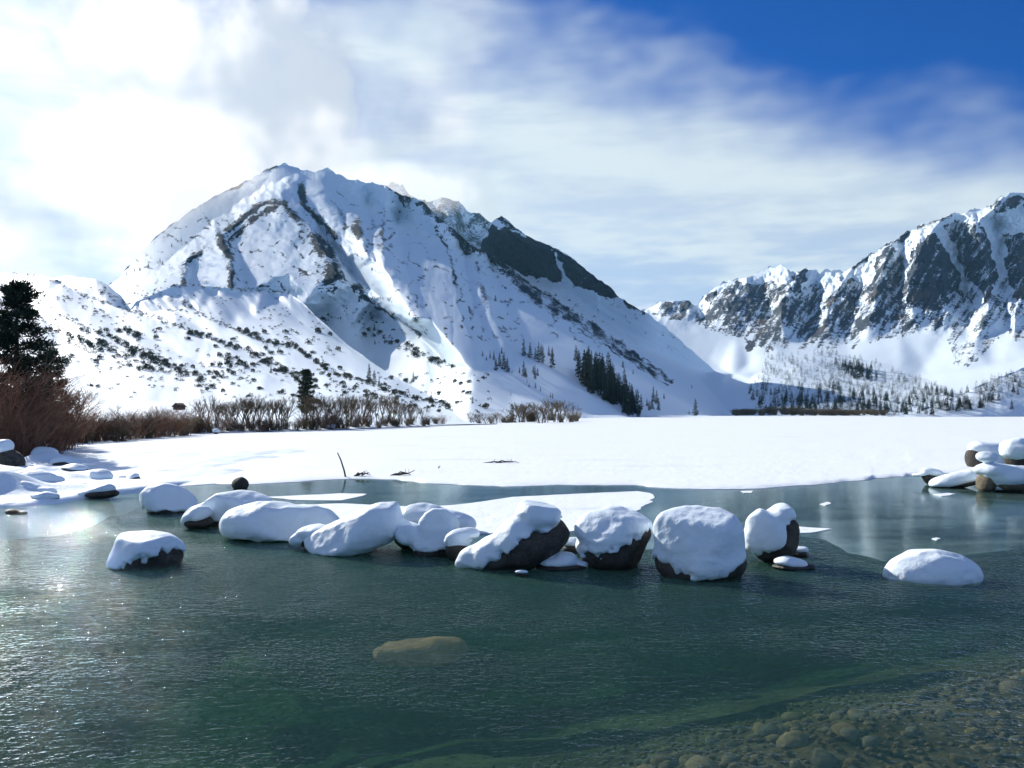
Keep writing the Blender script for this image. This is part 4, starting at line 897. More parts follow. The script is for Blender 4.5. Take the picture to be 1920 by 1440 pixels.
def shrub_mesh(seed, n=46, h=2.4, spread=1.1, side=7, r=.013, up=.6):
    """leafless willow: a fan of arching stems with side twigs"""
    rg = random.Random(seed); V, Fc = [], []
    for i in range(n):
        a = rg.uniform(0, 6.283); b0 = Vector((rg.gauss(0, .22), rg.gauss(0, .22), -.15)) * spread; hh = h * rg.uniform(.55, 1.05); o = spread * rg.uniform(.25, 1.0)
        pts = []
        for k in range(5):
            t = k / 4; pts.append(b0 + Vector((math.cos(a) * o * t ** 1.3 + rg.gauss(0, .03), math.sin(a) * o * t ** 1.3 + rg.gauss(0, .03), hh * t ** (.75 + up * .2))))
        tube(V, Fc, pts, r * rg.uniform(.8, 1.7), r * .35, 3)
        for s in range(side):
            t = rg.uniform(.25, 1.0); k = min(3, int(t * 4)); p = pts[k].lerp(pts[k + 1], t * 4 - k); L2 = hh * rg.uniform(.14, .34)
            d = Vector((math.cos(a) + rg.gauss(0, .8), math.sin(a) + rg.gauss(0, .8), rg.uniform(.5, 1.9))).normalized() * L2
            m1 = p + d * .5 + Vector((rg.gauss(0, .03), rg.gauss(0, .03), 0)); tube(V, Fc, [p, m1, p + d + Vector((0, 0, .05))], r * .5, r * .22, 3)
            if rg.random() < .6:
                d2 = (d + Vector((rg.gauss(0, .5), rg.gauss(0, .5), rg.gauss(.2, .3))) * L2).normalized() * L2 * .6; tube(V, Fc, [m1, m1 + d2], r * .35, r * .18, 3)
    return mk('willow', V, Fc)
def bare_tree_mesh(seed, h=4.2, depth=5, r=.085, stems=2):
    """leafless cottonwood: forking limbs that end in fine upright twigs"""
    rg = random.Random(seed); V, Fc = [], []
    def grow(p, d, L2, rad, lv):
        q = p + d * L2 + Vector((rg.gauss(0, .04), rg.gauss(0, .04), 0)) * L2
        tube(V, Fc, [p, (p + q) * .5 + Vector((rg.gauss(0, .03), rg.gauss(0, .03), 0)) * L2, q], rad, rad * .66, 4 if lv > 2 else 3)
        if lv == 0: return
        for k in range(3 if rg.random() < .55 else 2):
            e = (d + Vector((rg.gauss(0, .42), rg.gauss(0, .42), rg.uniform(.0, .35)))).normalized(); grow(q, e, L2 * rg.uniform(.6, .86), rad * .62, lv - 1)
        if lv < 4:
            for k in range(2):
                s = p.lerp(q, rg.uniform(.3, .9)); e = (d + Vector((rg.gauss(0, .6), rg.gauss(0, .6), .3))).normalized(); tube(V, Fc, [s, s + e * L2 * .55], rad * .3, rad * .12, 3)
    for k in range(stems):
        grow(Vector((rg.gauss(0, .18), rg.gauss(0, .18), -.3)), Vector((rg.gauss(0, .22), rg.gauss(0, .22), 1)).normalized(), h * .27, r * rg.uniform(.7, 1.1), depth)
    return mk('bare_tree', V, Fc)
def bush_mesh(seed, n=120, w=1.0, h=.8):
    """dense evergreen bush of leaf faces, about one metre in radius"""
    rg = random.Random(seed); V, Fc = [], []
    lob = [(rg.uniform(-.5, .5) * w, rg.uniform(-.5, .5) * w, rg.uniform(.25, .6) * h, rg.uniform(.35, .6)) for _ in range(6)]
    for i in range(n):
        x, y, z, R = rg.choice(lob); d = Vector((rg.gauss(0, 1), rg.gauss(0, 1), rg.gauss(.3, .8))).normalized()
        p = Vector((x, y, z)) + d * R * rg.uniform(.5, 1.0); p.z = max(p.z, -.05); leafq(V, Fc, p, d + Vector((rg.gauss(0, .5), rg.gauss(0, .5), .3)), .36, .13, rg)
    return mk('bush', V, Fc)
def copies(parts, name, label, cat, group, loc, s, rz, sz=None):
    """one plant: an Empty with its parts, or a single mesh when the photograph shows no parts"""
    sz = sz or s
    if len(parts) == 1:
        o = bpy.data.objects.new(name, parts[0][1]); COL.objects.link(o)
        o.location = loc; o.scale = (s, s, sz); o.rotation_euler = (0, 0, rz); return tag(o, label, cat, group)
    e = empty(name, loc); e.scale = (s, s, sz); e.rotation_euler = (0, 0, rz); tag(e, label, cat, group)
    for nm, me in parts:
        c = bpy.data.objects.new(nm, me); COL.objects.link(c); c.parent = e
    return e
def setmat(me, m): me.materials.append(m); return me
def joined(name, items, material, label, cat):
    """what is past counting: many plants as one object"""
    Vs, Fs, b = [], [], 0
    for me, loc, s, rz, sz in items:
        n = len(me.vertices); v = np.empty(n * 3, np.float32); me.vertices.foreach_get('co', v); v = v.reshape(-1, 3)
        c, sn = math.cos(rz), math.sin(rz); Vs.append(np.stack([(v[:, 0] * c - v[:, 1] * sn) * s + loc[0], (v[:, 0] * sn + v[:, 1] * c) * s + loc[1], v[:, 2] * sz + loc[2]], 1))
        f = np.empty(len(me.loops), np.int32); me.loops.foreach_get('vertex_index', f); Fs.append(f.reshape(-1, 4) + b); b += n
    return tag(link(name, mesh_np(name, np.concatenate(Vs), np.concatenate(Fs), False), material), label, cat, None, 'stuff')
RG = random.Random(12)
def build_conifers():
    P = [[(n, setmat(m, M['needle_far'] if n == 'crown' else M['bark'])) for n, m in zip(('crown', 'trunk'), conifer_meshes(s, 20, rr))] for s, rr in ((1, 2.7), (2, 3.3), (3, 2.3), (4, 2.9))]
    def put(px, py, hpx, label, group, land=None, cat='conifer'):
        w = on_land(px, py, land)
        if w is None: return
        s = hpx / F * w[1] / 20.0 * RG.uniform(1.0, 1.2)
        copies(RG.choice(P), 'conifer', label, cat, group, w, s * RG.uniform(.95, 1.25), RG.uniform(0, 6.28), s)
    g1 = 'grove on the middle slope'
    for px, py, h in [(919, 672, 15), (926, 676, 18), (930, 695, 20), (937, 688, 28), (945, 694, 33), (951, 698, 26), (941, 664, 12), (905, 668, 9), (912, 676, 7)]: put(px, py, h, 'dark conifer in the small left clump on the shaded middle slope', 'left clump on the middle slope', [MM])
    for px, py, h in [(982, 668, 30), (994, 672, 27), (1004, 674, 20), (1010, 680, 34), (1018, 682, 32), (1015, 668, 22), (1029, 668, 18), (1035, 690, 34), (1036, 676, 24), (982, 706, 27), (986, 708, 18), (974, 700, 11), (1000, 700, 14), (1003, 712, 26), (1008, 705, 14)]: put(px, py, h, 'dark conifer in the middle clump on the shaded slope', 'middle clump on the slope', [MM])
    for px, py, h in [(1080, 678, 26), (1103, 676, 24), (1109, 676, 18)]: put(px, py, h, 'lone dark conifer just above the big grove', 'conifers above the big grove', [MM])
    for i in range(84):
        t = RG.random(); px = 1090 + 100 * t + RG.gauss(0, 9); py = 712 + 62 * t + RG.uniform(-16, 12)
        put(px, min(py, 783), RG.uniform(34, 62) * (1 - .25 * t), 'tall dark conifer in the big dense grove above the lake', 'big dense grove above the lake', [MM])
    for px, py, h in [(1145, 690, 14), (1148, 700, 18), (1168, 690, 14), (1152, 742, 40), (1150, 760, 36), (1188, 785, 24), (1197, 782, 20), (1213, 762, 14), (1217, 770, 18), (1222, 768, 22), (1225, 754, 26), (1231, 758, 24), (1235, 770, 22), (1237, 784, 24), (1245, 748, 10), (1261, 784, 18), (1275, 784, 14), (1292, 776, 8), (1304, 780, 27), (1310, 784, 10), (1337, 782, 8), (1297, 728, 8), (1187, 702, 10)]: put(px, py, h, 'scattered dark conifer right of the big grove by the lake', 'conifers scattered right of the big grove', [MM])
    for px, py, h in [(988, 718, 8), (992, 726, 9), (1004, 728, 9), (1013, 734, 8), (1032, 745, 8), (1036, 747, 9), (960, 700, 6), (958, 742, 7)]: put(px, py, h, 'tiny conifer along the foot of the shaded slope', 'tiny conifers along the slope foot', [MM])
    for px, py, h in [(692, 716, 30), (702, 722, 28), (711, 724, 18)]: put(px, py, h, 'dark conifer in the group of three on the lit moraine foot', 'three conifers on the moraine foot', [MO, MH])
    put(775, 717, 18, 'single conifer in blue shade right of the group of three', None); put(809, 755, 24, 'single frosted conifer above the middle shore bushes', None)
    put(886, 757, 14, 'little conifer low on the snow fan', None); put(960, 792, 34, 'pointed conifer among the far shore bushes', None, [MM, MH, MO]); put(469, 667, 8, 'tiny conifer beside a blue hollow on the hillside', None)
    put(508, 700, 14, 'small upright conifer on the lower hillside', None)
    for px, py, h in [(645, 565, 14), (702, 620, 12), (703, 646, 8), (929, 565, 12), (625, 516, 8)]: put(px, py, h, 'tiny lone conifer high on the shaded face', 'lone conifers on the shaded face', [MM])
    for px, py in [(237, 515), (252, 507), (278, 500), (300, 490), (322, 461), (340, 452), (262, 506), (296, 492), (305, 495), (366, 446), (478, 372)]: put(px, py + 2, RG.uniform(5, 9), 'tiny conifer on the misty left ridge of the peak', 'conifers on the misty left ridge', [MM])
    # valley at the right: the trees one can pick out, then the rest as one wood
    lab = 'small dark tree scattered over the valley floor at right'
    n = 0; rest = []
    crown_low = setmat(conifer_meshes(9, 20, 4.2, 9, 5)[0], M['needle_far'])
    spots = []
    while len(spots) < 1300:
        px = RG.uniform(1390, 1935); py = RG.uniform(640, 781)
        dn = 0
        if polyin(px, py, [(1440, 668), (1560, 660), (1640, 680), (1700, 700), (1780, 742), (1700, 778), (1420, 779), (1405, 740)]): dn = .30 + .5 * ((py - 660) / 110)
        if polyin(px, py, [(1570, 700), (1720, 708), (1800, 745), (1750, 779), (1500, 779), (1480, 752)]): dn = .95
        if polyin(px, py, [(1560, 680), (1600, 690), (1640, 690), (1630, 712), (1600, 710)]): dn = 1
        if polyin(px, py, [(1700, 778), (1745, 762), (1800, 740), (1860, 712), (1935, 684), (1935, 730), (1850, 765), (1760, 779)]): dn = .75
        if RG.random() > dn * (.45 + .8 * float(fbm(np.array([px / 30]), np.array([py / 15]), 2, 3)[0] + .35)): continue
        h = RG.uniform(6, 13) + 9 * max(0, (py - 700) / 80) * RG.random()
        if polyin(px, py, [(1560, 680), (1600, 690), (1640, 690), (1630, 712), (1600, 710)]): h += 6
        spots.append((h, px, py))
    spots.sort(reverse=True)
    for k, (h, px, py) in enumerate(spots):
        w = on_land(px, py, [MR, MRS])
        if w is None: continue
        s = h / F * w[1] / 20.0
        if n < 270:
            copies([('crown', RG.choice(P)[0][1])], 'valley_tree', lab, 'tree', 'trees scattered over the valley floor', w, s * RG.uniform(1.1, 1.9), RG.uniform(0, 6.28), s); n += 1
        else: rest.append((crown_low, w, s * RG.uniform(1.1, 2.0), RG.uniform(0, 6.28), s))
    joined('distant_wood', rest, M['needle_far'], 'speckle of small trees over the right valley snow', 'wood')
    put(1897, 768, 18, 'round lone tree on the bright slope at the right edge', None, [MRS]); put(1748, 778, 22, 'tall tree at the foot of the right wooded slope', None, [MR, MRS])
def polyin(x, y, poly):
    c = False
    for i in range(len(poly)):
        x0, y0 = poly[i]; x1, y1 = poly[(i + 1) % len(poly)]
        if (y0 > y) != (y1 > y) and x < (x1 - x0) * (y - y0) / (y1 - y0) + x0: c = not c
    return c
def build_hill_shrubs():
    B = [setmat(bush_mesh(s), M['shrubleaf']) for s in (1, 2, 3, 4)]; Blow = [setmat(bush_mesh(s, 34), M['shrubleaf']) for s in (5, 6)]
    rows = [([(0, 522), (60, 560), (110, 590), (180, 625), (250, 655), (347, 700), (420, 735)], 9, 1.0), ([(10, 512), (80, 517), (112, 528), (165, 560), (240, 582)], 5, .55), ([(245, 580), (300, 600), (389, 633), (478, 667), (520, 690), (560, 712)], 6, 1.0),
            ([(342, 565), (365, 584), (433, 614), (480, 636), (546, 652), (582, 669), (616, 697), (680, 715), (738, 736), (800, 752), (850, 765)], 5, .95), ([(180, 535), (215, 560), (245, 582)], 9, 1.0), ([(255, 562), (325, 537), (430, 541), (545, 552)], 4, .4),
            ([(30, 560), (80, 600), (140, 640), (200, 665), (280, 690), (340, 712)], 12, .9), ([(420, 680), (500, 690), (560, 705), (640, 730), (720, 745), (800, 770)], 12, .7), ([(120, 555), (160, 580), (215, 610), (260, 640)], 10, .6), ([(150, 640), (220, 660), (300, 680), (380, 700), (470, 715)], 16, .9),
            ([(640, 575), (700, 625), (770, 660), (845, 690)], 12, .5), ([(760, 655), (800, 670), (850, 692)], 7, 1.0), ([(225, 590), (240, 615), (265, 650)], 8, .5), ([(310, 560), (340, 590), (380, 630)], 20, .35), ([(480, 560), (540, 610), (600, 650)], 40, .4), ([(20, 620), (60, 660), (120, 690)], 20, .6)]
    S = []
    for pts, spread, dn in rows:
        L2 = sum(math.hypot(b[0] - a[0], b[1] - a[1]) for a, b in zip(pts[:-1], pts[1:]))
        for i in range(int(L2 / 2.3 * dn)):
            t = RG.random() * L2
            for a, b in zip(pts[:-1], pts[1:]):
                l = math.hypot(b[0] - a[0], b[1] - a[1])
                if t <= l: px = a[0] + (b[0] - a[0]) * t / l; py = a[1] + (b[1] - a[1]) * t / l; break
                t -= l
            S.append((px + RG.gauss(0, spread * .5), py + RG.gauss(0, spread * .5)))
    for i in range(1000):
        px = RG.uniform(0, 640); py = RG.uniform(518, 760)
        if RG.random() < .35 + float(fbm(np.array([px / 50]), np.array([py / 25]), 3, 8)[0]) and py > 518 + px * .1: S.append((px, py))
    for i in range(130): S.append((RG.uniform(560, 920), RG.uniform(700, 785)))
    out_ = []
    for px, py in S:
        w = on_land(px, py, [MH, MO, MB, MM])
        if w is None or (py > 735 and px < 420 and RG.random() < .75): continue
        big = RG.uniform(5.5, 9.5) if py < 620 else RG.uniform(7.0, 15.0)
        if w[1] > 900: big *= .7
        out_.append((big, w))
    for px, py, b in [(251, 738, 12), (246, 748, 11), (238, 708, 12), (188, 700, 9), (280, 724, 10), (118, 676, 18), (128, 680, 18), (182, 690, 13), (380, 724, 9), (378, 738, 10), (412, 720, 8), (436, 722, 12), (470, 742, 12), (545, 652, 13), (435, 722, 12), (468, 744, 14)]:
        w = on_land(px, py, [MH])
        if w: out_.append((b, w))
    out_.sort(key=lambda a: -a[0]); rest = []
    for k, (b, w) in enumerate(out_):
        s = b / F * w[1] * .5 * .95
        if k < 290: copies([('b', RG.choice(B))], 'hillside_shrub', 'dark round shrub poking out of the snowy left hillside', 'shrub', 'shrubs dotting the left hillside', (w[0], w[1], w[2] - s * .15), s * .88, RG.uniform(0, 6.28), s * RG.uniform(1.0, 1.4))
        else: rest.append((RG.choice(Blow), (w[0], w[1], w[2] - s * .15), s * .9, RG.uniform(0, 6.28), s * 1.15))
    joined('small_scrub', rest, M['shrubleaf'], 'small dark scrub sprinkled over the snowy left slopes', 'scrub')
def build_shore():
    W = [setmat(shrub_mesh(s, 46, 2.6, 1.35, 11, .014), M['willow']) for s in (1, 2, 3)]
    G = [setmat(shrub_mesh(s, 44, 2.0, .9, 8, .024), M['twig']) for s in (4, 5)]
    T = [setmat(bare_tree_mesh(s, 4.2, 5, .085, k), M['twig']) for s, k in ((1, 2), (2, 3), (3, 2), (4, 1))]
    def put(me, px, py, hpx, hm, name, label, cat, group, ws=1.0, D=None):
        w = on_land(px, py, [MH, MO, MM]) if D is None else wpt(px, py, D)
        if w is None: w = (lambda q: (q[0], q[1], 0))(wl(px, py))
        s = hpx / F * w[1] / hm
        copies([('m', me)], name, label, cat, group, (w[0], w[1], w[2] - .05), s * ws, RG.uniform(0, 6.28), s)
    # reddish willow thicket, left edge
    for px, py, h in [(-60, 866, 190), (-10, 862, 175), (35, 858, 160), (75, 850, 140), (105, 846, 118), (5, 850, 168), (55, 842, 150), (95, 836, 110), (-30, 840, 150), (20, 838, 150), (130, 838, 88), (120, 845, 70), (70, 862, 110), (20, 868, 120), (45, 866, 100), (100, 856, 80)]:
        put(RG.choice(W), px, py, h * RG.uniform(.92, 1.06), 2.6, 'willow_shrub', 'tall reddish-brown leafless willow in the thicket at the left edge', 'willow', 'willow thicket at the left edge', 1.15)
    for i in range(26):
        px = 140 + i * 9.0 + RG.uniform(-5, 5); put(RG.choice(W + G[:1]), px, 833 - i * .75 + RG.uniform(-4, 3), RG.uniform(46, 62) - i * .45, 2.4, 'willow_shrub', 'brown leafless willow in the low hedge along the left shore', 'willow', 'low willow hedge along the left shore', 1.35)
    for px, py, h, lab in [(152, 800, 88, 'bare grey tree rising from the hedge beside the left pine'), (222, 800, 62, 'thin bare tree rising from the low hedge, right of the taller one')]:
        put(T[0] if h > 70 else T[3], px, py, h, 4.2, 'bare_tree', lab, 'tree', None, 1.1)
    # bare trees and brush along the middle shore
    for i in range(56):
        px = 385 + i * 7.4 + RG.uniform(-7, 7)
        if 548 < px < 566: continue
        h = RG.uniform(56, 82) if px < 640 else RG.uniform(58, 78) * (1 - max(0, px - 700) / 240)
        put(RG.choice(T), px, float(interp_poly(FOOTH, px)) - RG.uniform(3, 8), h, 4.2, 'bare_tree', 'bare grey-brown tree in the row along the middle shore', 'tree', 'bare trees along the middle shore', .9)
    for i in range(34):
        px = 370 + i * 14 + RG.uniform(-6, 6); put(RG.choice(G + W[:1]), px, float(interp_poly(FOOTH, px)) - RG.uniform(0, 4), RG.uniform(16, 30) * (1 - max(0, px - 640) / 500), 2.0, 'shore_bush', 'low brown leafless bush at the waterline of the middle shore', 'bush', 'low bushes at the middle shore', 1.5)
    for i in range(34):
        px = 885 + i * 5.8 + RG.uniform(-4, 4); h = RG.uniform(18, 30) if px < 965 else RG.uniform(34, 52) * (1 if px < 1055 else .75)
        put(RG.choice(T + G), px, 797 - (px - 885) * .03 + RG.uniform(-2, 1), h, 4.0, 'bare_tree', 'small bare tree in the far shore clump right of the pointed conifer', 'tree', 'far shore clump', 1.25)
    far = []
    for i in range(150):
        px = RG.uniform(1375, 1660); py = 779 - RG.random() * (2 + 6 * math.exp(-((px - 1460) / 50) ** 2)); far.append((G[RG.randint(0, 1)], wpt(px, py, 930 + RG.uniform(-25, 25)), 4.2, RG.uniform(0, 6.28), 3.0))
    joined('distant_thicket', far, M['twig'], 'dark leafless thicket line at the far end of the lake', 'thicket')
    # pines
    cr, tr = pine_meshes(5, 9.4, 2.1, 64, 12, 26, .24, .12); setmat(cr, M['needle']); setmat(tr, M['bark'])
    w = on_land(30, 846, [MH]); copies([('crown', cr), ('trunk', tr)], 'pine_tree', 'big dark pine at the left frame edge behind the willows', 'pine', None, w, 306 / F * w[1] / 9.4 * 1.1, 0.4, 306 / F * w[1] / 9.4)
    cr2, tr2 = pine_meshes(8, 6.0, 1.5, 40, 10, 26, .22, .10); setmat(cr2, M['needle']); setmat(tr2, M['bark'])
    w = on_land(96, 835, [MH]); copies([('crown', cr2), ('trunk', tr2)], 'pine_tree', 'shorter dark pine just right of the big left pine', 'pine', None, w, 172 / F * w[1] / 6.0, 1.4)
    cr3, tr3 = pine_meshes(11, 8.0, 1.5, 34, 8, 24, .34, .22); setmat(cr3, M['needle']); setmat(tr3, M['bark'])
    w = on_land(575, 797, [MH]); copies([('crown', cr3), ('trunk', tr3)], 'pine_tree', 'single pine standing tall among the bare trees of the middle shore', 'pine', None, w, 102 / F * w[1] / 8.0, 2.0)
build_conifers(); build_hill_shrubs(); build_shore()

# ---------------------------------------------------------------- small things
M['wood'] = mat_plain('weathered_wood', (0.045, 0.038, 0.030), (0.12, 0.10, 0.08), 8.0)
M['cabin'] = mat_plain('cabin_boards', (0.05, 0.042, 0.036), (0.085, 0.07, 0.058), 2.0)
def box_me(name, x0, x1, y0, y1, z0, z1):
    V = [(x0, y0, z0), (x1, y0, z0), (x1, y1, z0), (x0, y1, z0), (x0, y0, z1), (x1, y0, z1), (x1, y1, z1), (x0, y1, z1)]
    return mesh_np(name, V, [(3, 2, 1, 0), (4, 5, 6, 7), (0, 1, 5, 4), (1, 2, 6, 5), (2, 3, 7, 6), (3, 0, 4, 7)], False)
def build_small():
    # leaning pole in the ice
    x, y = wl(650, 897); V, Fc = [], []
    tube(V, Fc, [(.02, 0, -.25), (-.08, 0, .25), (-.2, .02, .62), (-.32, .02, .88)], .035, .018, 7)
    p = link('leaning_pole', mk('pole', V, Fc), M['wood']); p.location = (x, y, 0); tag(p, 'dark wooden pole leaning out of the ice edge', 'pole')
    # driftwood on the snow and at the ice edge
    for px, py, L2, lab, sd in [(938, 868, 1.5, 'twisted driftwood branch lying on the lake snow', 1), (682, 892, .75, 'dark driftwood twigs at the ice edge right of the pole', 2), (752, 891, .9, 'flat tangle of dark driftwood at the ice edge', 3), (825, 878, .12, 'tiny dark stub poking through the lake snow', 4)]:
        rg = random.Random(sd); x, y = wl(px, py, .07); V, Fc = [], []
        for k in range(5 if sd < 4 else 1):
            a = rg.uniform(-.25, .25); x0 = -L2 / 2 + rg.uniform(0, L2 * .4); l = L2 * rg.uniform(.4, .7); pts = [(x0, rg.gauss(0, .05), .0)]
            for q in (1, 2, 3): pts.append((x0 + l * q / 3, pts[0][1] + a * l * q / 3, abs(rg.gauss(.04, .05)) + .02))
            tube(V, Fc, pts, .028, .010, 5)
            if sd == 1 or rg.random() < .5: tube(V, Fc, [pts[2], (pts[2][0] + rg.gauss(0, .05), pts[2][1], pts[2][2] + .14)], .012, .005, 4)
        o = link('driftwood', mk('driftwood', V, Fc), M['wood']); o.location = (x, y, .06); tag(o, lab, 'driftwood')
    # hut half sunk in the snow
    w = on_land(336, 768, [MH]); s = w[1] / F
    e = empty('hut', (w[0], w[1], w[2] - .1)); e.rotation_euler = (0, 0, 1.25); tag(e, 'small dark gabled hut in the snow above the left hedge', 'hut')
    W2 = 9 * s; H2 = 6.5 * s; R2 = 6.0 * s
    link('wall', box_me('wall', -W2, W2, -W2 * .7, W2 * .7, -.3, H2), M['cabin'], e)
    for sg in (-1, 1):
        V = [(-W2 * 1.15, sg * W2 * .95, H2 * .86), (W2 * 1.15, sg * W2 * .95, H2 * .86), (W2 * 1.15, 0, H2 + R2), (-W2 * 1.15, 0, H2 + R2)]; V += [(a, b, c + .12) for a, b, c in V]
        link('roof_slope', mesh_np('roof_slope', V, [(0, 1, 2, 3), (7, 6, 5, 4), (0, 4, 5, 1), (1, 5, 6, 2), (2, 6, 7, 3), (3, 7, 4, 0)], False), M['cabin'], e)
    link('gable', mesh_np('gable', [(-W2 + .01, -W2 * .7, H2), (-W2 + .01, W2 * .7, H2), (-W2 + .01, 0, H2 + R2 * .92), (W2 - .01, -W2 * .7, H2), (W2 - .01, W2 * .7, H2), (W2 - .01, 0, H2 + R2 * .92)], [(0, 1, 2), (5, 4, 3)], False), M['cabin'], e)
    link('door', box_me('door', -W2 * .35, W2 * .05, -W2 * .7 - .04, -W2 * .7 + .02, -.3, H2 * .8), M['wood'], e)
    # snow bank and snowed-in stones on the left shore
    xs = np.linspace(-30, -6.0, 190); ys = np.linspace(12.5, 46, 180); X, Y = np.meshgrid(xs, ys)
    pxs, pys = X / Y * F + 960, HOR + CAMZ * F / Y
    sh = np.interp(pxs, [-600, 0, 60, 120, 180, 230, 280, 340, 400], [970, 953, 950, 944, 934, 927, 921, 912, 905])      # shore line in the view, as plan distance
    ysh = CAMZ * F / (sh - HOR); d = Y - ysh
    Z = -4.0 + 4.12 * sst(-2.6, .5, d) - 4.0 * sst(-9.8, -7.0, X) - 2.0 * sst(-1.5, -4.0, d) + .03 * fbm(X / 1.3, Y / 2.0, 3, 5) + .10 * sst(0, 3, d) * fbm(X / 2.6, Y / 4.0, 3, 9)
    for px, py, rx, hgt in [(40, 930, 60, .34), (-30, 936, 60, .45), (110, 905, 42, .22), (30, 903, 60, .30), (-60, 905, 70, .5), (130, 925, 40, .12), (75, 890, 34, .22), (150, 905, 30, .14), (95, 868, 30, .35), (135, 872, 30, .2), (190, 880, 30, .08), (60, 872, 40, .35)]:
        cx, cyy = wl(px, py); r = rx / F * cyy; q = np.hypot((X - cx) / r, (Y - cyy) / (r * 1.6)); Z += hgt * np.exp(-q * q * 1.6)
    Z = Z - 3.0 * sst(2.0, 9.0, X + 14.5 + .0 * Y) * 0 - .5 * sst(-10.5, -8.5, X) - .5 * sst(-12.5, -9.5, X) * sst(28, 36, Y)
    QB = quads(180, 190); QB = QB[(Z.reshape(-1)[QB] > -1.4).any(1)]
    tag(link('snow_bank', mesh_np('snow_bank', np.stack([X, Y, Z], -1).reshape(-1, 3), QB), M['snow']), 'lumpy snow bank along the left shore', 'snow bank', None, 'structure')
    g = 'snowed-in stones on the left shore'
    b = lambda lab, wy, r, s, cap=None, **k: boulder('shore_stone', lab, wy, r, s, cap, k.pop('t', 3), k=6, rough=1.0, group=g, step=1.8, cat='stone', gap=0, **k)
    b('snow-capped stone at the waterline left of the egg-shaped boulder', 936, [(188, 925, 34, 10, 24)], [(190, 917, 24, 13, 22), (170, 925, 26, 8, 20)], seed=41)
    b('rounded snowy stone on the bank above the waterline stone', 905, [(183, 896, 18, 13, 18)], [(190, 892, 20, 12, 18, -8)], seed=42)
    b('lumpy snow-covered stone beside the dark log on the near bank', 912, [(62, 900, 40, 12, 26)], [(60, 893, 42, 13, 28), (95, 900, 26, 9, 20)], seed=61)
    b('long snow-covered stone at the left frame edge of the bank', 935, [(20, 922, 52, 12, 30)], [(18, 915, 56, 14, 32), (70, 922, 34, 11, 24)], seed=62)
    b('snowy stone at the bank edge below the long one', 944, [(86, 934, 26, 8, 18)], [(84, 930, 26, 8, 18)], seed=63)
    b('tiny dark stone in the snow right of the log', 918, [(158, 912, 12, 6, 9)], [], seed=64)
    b('snow-draped stone just below the willow roots', 878, [(120, 868, 22, 9, 18)], [(118, 863, 24, 9, 18), (140, 868, 16, 6, 14)], seed=65)
    b('low snowy stone between the bank and the frozen lake', 888, [(140, 880, 24, 6, 18)], [(140, 877, 26, 6, 18)], seed=66)
    b('small dark-footed stone behind the little snow-capped one', 900, [(232, 897, 9, 3, 8)], [(228, 894, 8, 3, 7)], seed=67)
    b('little snow-capped stone on the white shore left of the boulders', 906, [(251, 898, 12, 8, 12)], [(250, 894, 12, 8, 12)], seed=43)
    b('dark log-like stone sticking out of the near snow bank', 925, [(103, 917, 13, 6, 10, -40)], [], seed=44)
    b('dark stone lying in the shallows off the snow bank', 964, [(24, 960, 14, 6, 12), (42, 962, 9, 4, 8)], [], seed=45)
    b('snow-topped dark boulder under the left willows', 884, [(10, 868, 34, 26, 30)], [(4, 840, 18, 18, 22)], seed=46)
    b('snowy blue-shaded stone at the end of the left hedge', 827, [(208, 820, 15, 8, 14)], [(206, 815, 17, 9, 15, -10)], seed=47)
    b('snow-covered stone below the willow thicket', 868, [(84, 858, 26, 14, 24)], [(82, 850, 26, 13, 24)], seed=48)
    for k, (px, py) in enumerate([(285, 805), (322, 806), (345, 808), (452, 803), (378, 806), (620, 800), (275, 808), (405, 808), (520, 802)]):
        b(['small snowy stone along the hedge foot'][0], py + 7, [(px, py + 2, 8, 5, 8)], [(px, py - 1, 8 + k % 3, 5, 8)], seed=50 + k)
    # cobbles on the bed near the camera
    rg = random.Random(4)
    pebbles = []
    ME = []
    for s in range(5):
        bm = bmesh.new(); bmesh.ops.create_icosphere(bm, subdivisions=2, radius=1.0)
        for v in bm.verts:
            n = float(vn3(np.array([v.co.x * 1.3 + s * 9]), np.array([v.co.y * 1.3]), np.array([v.co.z * 1.3]))[0]); v.co *= 1 + .28 * n; v.co.z *= .62
        for f in bm.faces: f.smooth = True
        me = bpy.data.meshes.new('cobble'); bm.to_mesh(me); bm.free(); me.materials.append(M['cob%d' % (s % 3)]); ME.append(me)
    for i in range(280):
        y = 4.5 + 3.4 * rg.random() ** 1.5; x = rg.uniform(.0, .70) * y
        if rg.random() < .5: x = rg.uniform(.28, .70) * y
        s = rg.uniform(.035, .065) if rg.random() < .8 else rg.uniform(.065, .11)
        o = link('cobble', rg.choice(ME), None, BED); o.location = (x, y, -float(bed_depth(np.array([x]), np.array([y]))[0]) + s * .2); o.scale = (s * rg.uniform(.9, 1.4), s, s); o.rotation_euler = (rg.gauss(0, .2), rg.gauss(0, .2), rg.uniform(0, 6.28))
    build_gravel(rg)
